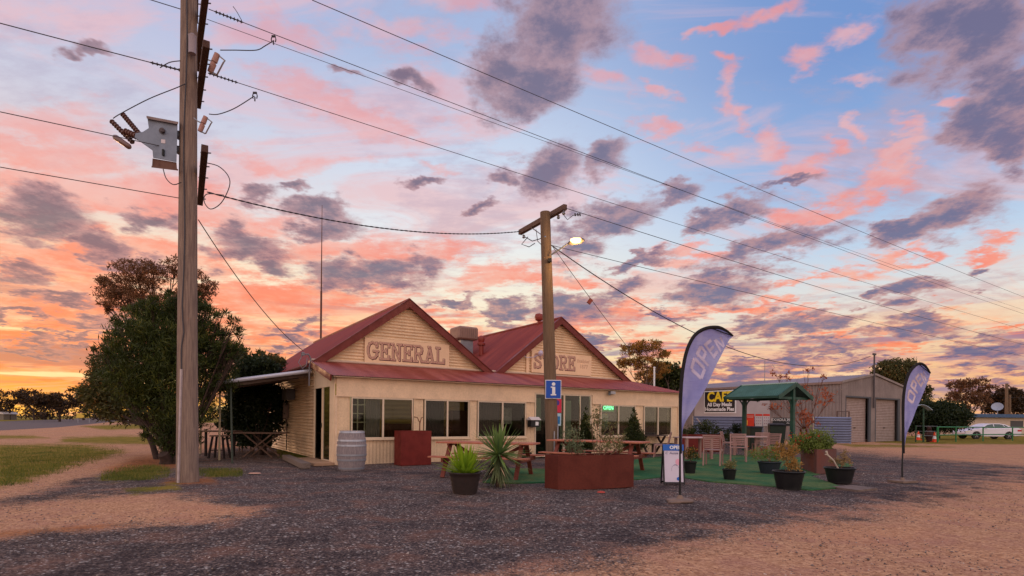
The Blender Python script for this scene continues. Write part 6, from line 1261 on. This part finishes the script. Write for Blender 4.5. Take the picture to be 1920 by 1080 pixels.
def car():
    Y=49.0; o=P(1848,HZ,Y); o[2]=0; A=thing('parked_car',o,'white sedan parked side on beyond the green rails','car',R(-2))
    L=4.75; W_=1.7; wh=mat('white car paint',(214,208,220),0.25,spec=0.6); gl=mat('car window',(46,64,62),0.15,spec=0.7); 
    def arch(cx,r,n=9): return [(cx-r*math.cos(math.pi*k/(n-1)),0.30+r*math.sin(math.pi*k/(n-1))) for k in range(n)]
    f=-L/2; 
    prof=[(f+0.02,0.34),(f,0.55),(f+0.10,0.70),(f+0.55,0.80),(f+1.25,0.88),(f+1.6,0.92),(L/2-1.0,0.98),(L/2-0.25,0.98),(L/2-0.03,0.88),(L/2,0.55),(L/2-0.06,0.32)]
    prof+=[(L/2-0.55,0.26)]+arch(L/2-1.05,0.36)[::-1]+[(L/2-1.6,0.22),(f+1.5,0.22)]+arch(f+0.98,0.36)[::-1]+[(f+0.4,0.28)]
    b=MB(); b.prism(prof,lambda x,z,t:(x,t*(1.0-0.05*max(0,(z-0.7))),z),-W_/2,W_/2); bo=b.build('body',wh,A,bevel=0.035)
    cab=[(f+1.25,0.90),(f+1.95,1.24),(f+2.3,1.33),(f+3.0,1.35),(f+3.5,1.27),(f+4.1,0.99)]
    b=MB(); n=len(cab); v=[(x,-(W_/2-0.05-0.22*(z-0.9)/0.5),z) for x,z in cab]+[(x,(W_/2-0.05-0.22*(z-0.9)/0.5),z) for x,z in cab]; b.add(v,[tuple(range(n)),tuple(range(2*n-1,n-1,-1))]+[(i,(i+1)%n,n+(i+1)%n,n+i) for i in range(n)]); b.build('cabin',wh,A,bevel=0.01)
    for pl in ([(f+1.50,0.96),(f+2.02,1.23),(f+2.35,1.29),(f+2.48,1.295),(f+2.48,0.96)],[(f+2.55,0.96),(f+2.55,1.30),(f+3.0,1.30),(f+3.28,1.25),(f+3.40,0.98)],[(f+3.46,0.99),(f+3.36,1.235),(f+3.48,1.22),(f+3.82,1.0)]):
        for sy in (-1,1):
            b=MB(); b.prism(pl,lambda x,z,t:(x,sy*(W_/2-0.05-0.22*(z-0.9)/0.5+t),z),0.002,0.010); b.build('side_window',gl,A)
    for cx in (f+0.98,L/2-1.05):
        for sy in (-1,1):
            b=MB(); b.lathe([(0.2,-0.1),(0.33,-0.1),(0.335,0.0),(0.33,0.1),(0.2,0.1)],(cx,sy*(W_/2-0.11),0.32),24,axis=(0,1,0)); w=b.build('wheel',black,A,smooth=True)
            b=MB(); b.lathe([(0,-0.06),(0.06,-0.06)],(cx,sy*(W_/2-0.1),0.32),16,axis=(0,1,0)) ; 
            for k in range(5): an=k*1.2566+0.3; b.bar((cx,sy*(W_/2-0.02),0.32),(cx+0.2*math.cos(an),sy*(W_/2-0.02),0.32+0.2*math.sin(an)),0.03,0.06,up=(0,1,0))
            b.lathe([(0.19,0),(0.22,0),(0.22,0.02),(0.19,0.02)],(cx,sy*(W_/2-0.02),0.32),20,axis=(0,-sy,0)); b.build('rim',mat('alloy rim',(170,166,176),0.35,0.6),w)
    for sy in (-1,1):
        b=MB(); b.bb((L/2-0.36,sy*(W_/2-0.03),0.68),(L/2-0.02,sy*(W_/2+0.006),0.82)); b.build('tail_light',mat('tail light red',(186,26,30),0.3),A)
        b=MB(); b.bb((f+0.05,sy*(W_/2-0.06),0.58),(f+0.38,sy*(W_/2+0.004),0.68)); b.build('headlight',mat('headlight',(220,214,200),0.2),A)
        b=MB(); b.box((f+1.75,sy*(W_/2+0.06),1.0),(0.16,0.14,0.11)); b.build('mirror',wh,A)
car()
def house():
    o=P(1817,HZ,62); o[2]=0; A=thing('low_house',o,'low pale house with a flat blue roof beyond the car','house',R(4)); wl=mat('pale house wall',(196,176,160),0.7,var=0.1); bl=mat('blue roof edge',(58,86,122),0.5,var=0.15)
    b=MB(); b.bb((0,0,0),(7.6,6,2.05)); b.bb((9.0,0.5,0),(15,6,2.05)); b.bb((7.6,2.2,0),(9.0,6,2.05)); b.build('wall',wl,A)
    b=MB(); b.bb((-0.4,-0.5,2.05),(15.4,6.4,2.42)); b.build('roof',bl,A)
    for a,c in (((4.9,-0.03,1.0),(6.4,0.0,1.7)),((9.6,0.46,0.9),(10.8,0.5,1.75))): b=MB(); b.bb(a,c); b.build('window',mat('dark house window',(60,60,66),0.3),A)
    b=MB(); b.bb((8.0,2.15,0),(8.8,2.2,1.95)); b.build('door',mat('dark house door',(44,36,36),0.6),A)
    c=P(1870,764,64); S_=thing('satellite_dish',(c[0],c[1],2.42),'grey satellite dish raised on the blue roof','dish'); b=MB(); b.lathe([(0,0),(0.3,0.05),(0.55,0.18),(0.53,0.2),(0.3,0.08),(0,0.03)],(0,0,c[2]-2.42),24,axis=(-0.6,-0.65,0.55)); b.build('bowl',mat('dish grey',(150,156,172),0.5),S_,smooth=True); b=MB(); b.tube([(0,0,0),(0,0,c[2]-2.42)],0.05,6); b.build('stand',galv,S_)
    g=P(1887,HZ,75); A=thing('power_pole',(g[0],g[1],0),'distant twin timber pole behind the blue roofed house','power pole'); b=MB(); b.tube([(0,0,0),(0,0,P(1887,719,75)[2])],[0.22,0.16],8); b.tube([(0.45,0,0),(0.45,0,P(1887,740,75)[2])],[0.16,0.12],8); b.build('shaft',MATS['dark pole timber'],A)
    b=MB(); b.bar((-0.1,0,4.9),(5.5,-3,5.0),0.03); b.build('cable',wireM,A)
    g=P(1226,HZ,33); A=thing('pale_post',(g[0],g[1],0),'thin pale post rising behind the store roof before the trees','post'); b=MB(); b.tube([(0,0,0),(0,0,P(1226,690,33)[2])],0.05,8); b.build('shaft',whitem,A); b=MB(); b.lathe([(0.07,0),(0.07,0.05),(0,0.08)],(0,0,P(1226,690,33)[2]),10); b.build('finial',whitem,A)
house()
def slab():
    cs=[G(1560,914),G(1608,921),G(1645,917),G(1598,911)]; o=sum(cs)/4; b=MB(); b.v=[tuple((p-o)[:2])+(0.02,) for p in cs]+[tuple((p-o)[:2])+(-0.02,) for p in cs]; b.f=[(0,1,2,3),(0,1,5,4),(1,2,6,5),(2,3,7,6),(3,0,4,7)]; b.mi=[0]*5
    tag(b.build('paving_slab',mat('grey timber slab',(118,100,92),0.9,var=0.3,vscale=6,bump=0.3),loc=o),'flat grey slab lying on gravel right of the black tubs','slab')
    o=G(478,888); b=MB(); b.lathe([(0,0),(0.09,0.005),(0.07,0.02),(0,0.025)],n=9,sx=1.6); tag(b.build('flat_stone',mat('pale stone',(196,150,128),0.9),loc=o),'flat pale stone on the gravel left of the sleeper','stone')
    o=G(1127,923.5); b=MB(); b.lathe([(0,0),(0.05,0.0),(0.04,0.02),(0.0,0.03)],n=7,sx=1.5); tag(b.build('crumpled_leaf',mat('red scrap',(176,70,60),0.8),loc=o),'small crumpled red scrap at the foot of the rusty planter','litter')
slab()
def left_bits():
    # trestle table and stool under the awning
    tb=mat('dull trestle timber',(124,98,84),0.85,var=0.3); dk=mat('dark stool',(40,30,30),0.8)
    o=G(424,866)+np.array([0,2.2,0]); A=thing('trestle_table',o,'dim trestle table with crossed legs under the side awning','table'); b=MB(); b.bb((-0.75,-0.35,0.74),(0.75,0.35,0.78)); b.build('tabletop',tb,A,bevel=0.004)
    for y in (-0.28,0.28):
        b=MB(); b.bar((-0.45,y,0.0),(0.45,y,0.74),0.05,0.04); b.build('leg',tb,A); b=MB(); b.bar((0.45,y+0.04,0.0),(-0.45,y+0.04,0.74),0.05,0.04); b.build('leg',tb,A)
    o=G(388,862)+np.array([0,0.7,0]); A=thing('bar_stool',o,'dark backless stool between the pole and the trestle table','stool'); b=MB(); b.bb((-0.22,-0.17,0.66),(0.22,0.17,0.70)); b.build('seat',tb,A)
    for sx in(-1,1):
        for sy in(-1,1): b=MB(); b.bar((sx*0.24,sy*0.18,0),(sx*0.15,sy*0.12,0.66),0.05); b.build('leg',dk,A)
    b=MB(); b.bar((-0.2,-0.16,0.25),(0.2,-0.16,0.25),0.03); b.build('foot_rail',dk,A)
    o=G(352,862)+np.array([0.05,1.6,0]); A=thing('side_table',o,'dark topped table half hidden by the tall pole','table'); b=MB(); b.bb((-0.5,-0.35,0.78),(0.62,0.35,0.82)); b.build('tabletop',tb,A)
    for sx in(-0.4,0.5): b=MB(); b.bar((sx,0,0),(sx,0,0.78),0.06); b.build('leg',dk,A)
    o=G(462,846)+np.array([0,0,0]); A=thing('wooden_chair',o,'shadowed wooden chair by the shrub under the awning','chair',R(40))
    for sx in(-1,1):
        for sy in(-1,1): b=MB(); b.bar((sx*0.2,sy*0.2,0),(sx*0.2,sy*0.2,0.45 if sy<0 else 0.9),0.04); b.build('leg',tb,A)
    b=MB(); b.bb((-0.22,-0.22,0.44),(0.22,0.22,0.47)); b.build('seat',tb,A); b=MB(); b.bb((-0.2,0.19,0.6),(0.2,0.21,0.85)); b.build('backrest',tb,A)
    # far objects left
    o=P(8,HZ,150); A=thing('far_shed',(o[0],o[1],0),'tiny pale roofed shed at the far left edge','shed'); b=MB(); b.bb((-3,-2,0),(1.6,2,1.5)); b.build('wall',mat('far wall',(120,110,100),0.8),A); b=MB(); b.prism([(-3.4,1.5),(2.0,1.5),(1.0,2.1),(-3.4,2.1)],lambda x,z,t:(x,t,z),-2.3,2.3); b.build('roof',mat('far pale roof',(206,196,190),0.5),A)
    o=P(157,HZ,100); A=thing('road_sign',(o[0],o[1],0),'distant yellow road board on two posts past the bend','sign'); b=MB(); b.bb((-1.3,-0.03,0.9),(1.3,0.03,1.7)); b.build('panel',mat('yellow board',(206,170,70),0.6),A)
    for sx in (-1,1): b=MB(); b.bb((sx-0.05,-0.02,0),(sx+0.05,0.02,0.9)); b.build('post',galv,A)
    o=G(240,797); A=thing('guide_post',o,'thin white roadside guide post left of the leaning tree','post'); b=MB(); b.bb((-0.04,-0.02,0),(0.04,0.02,0.9)); b.build('shaft',whitem,A); b=MB(); b.bb((-0.03,-0.025,0.68),(0.03,-0.0205,0.8)); b.build('reflector',mat('reflector',(200,60,40),0.4),A)
left_bits()
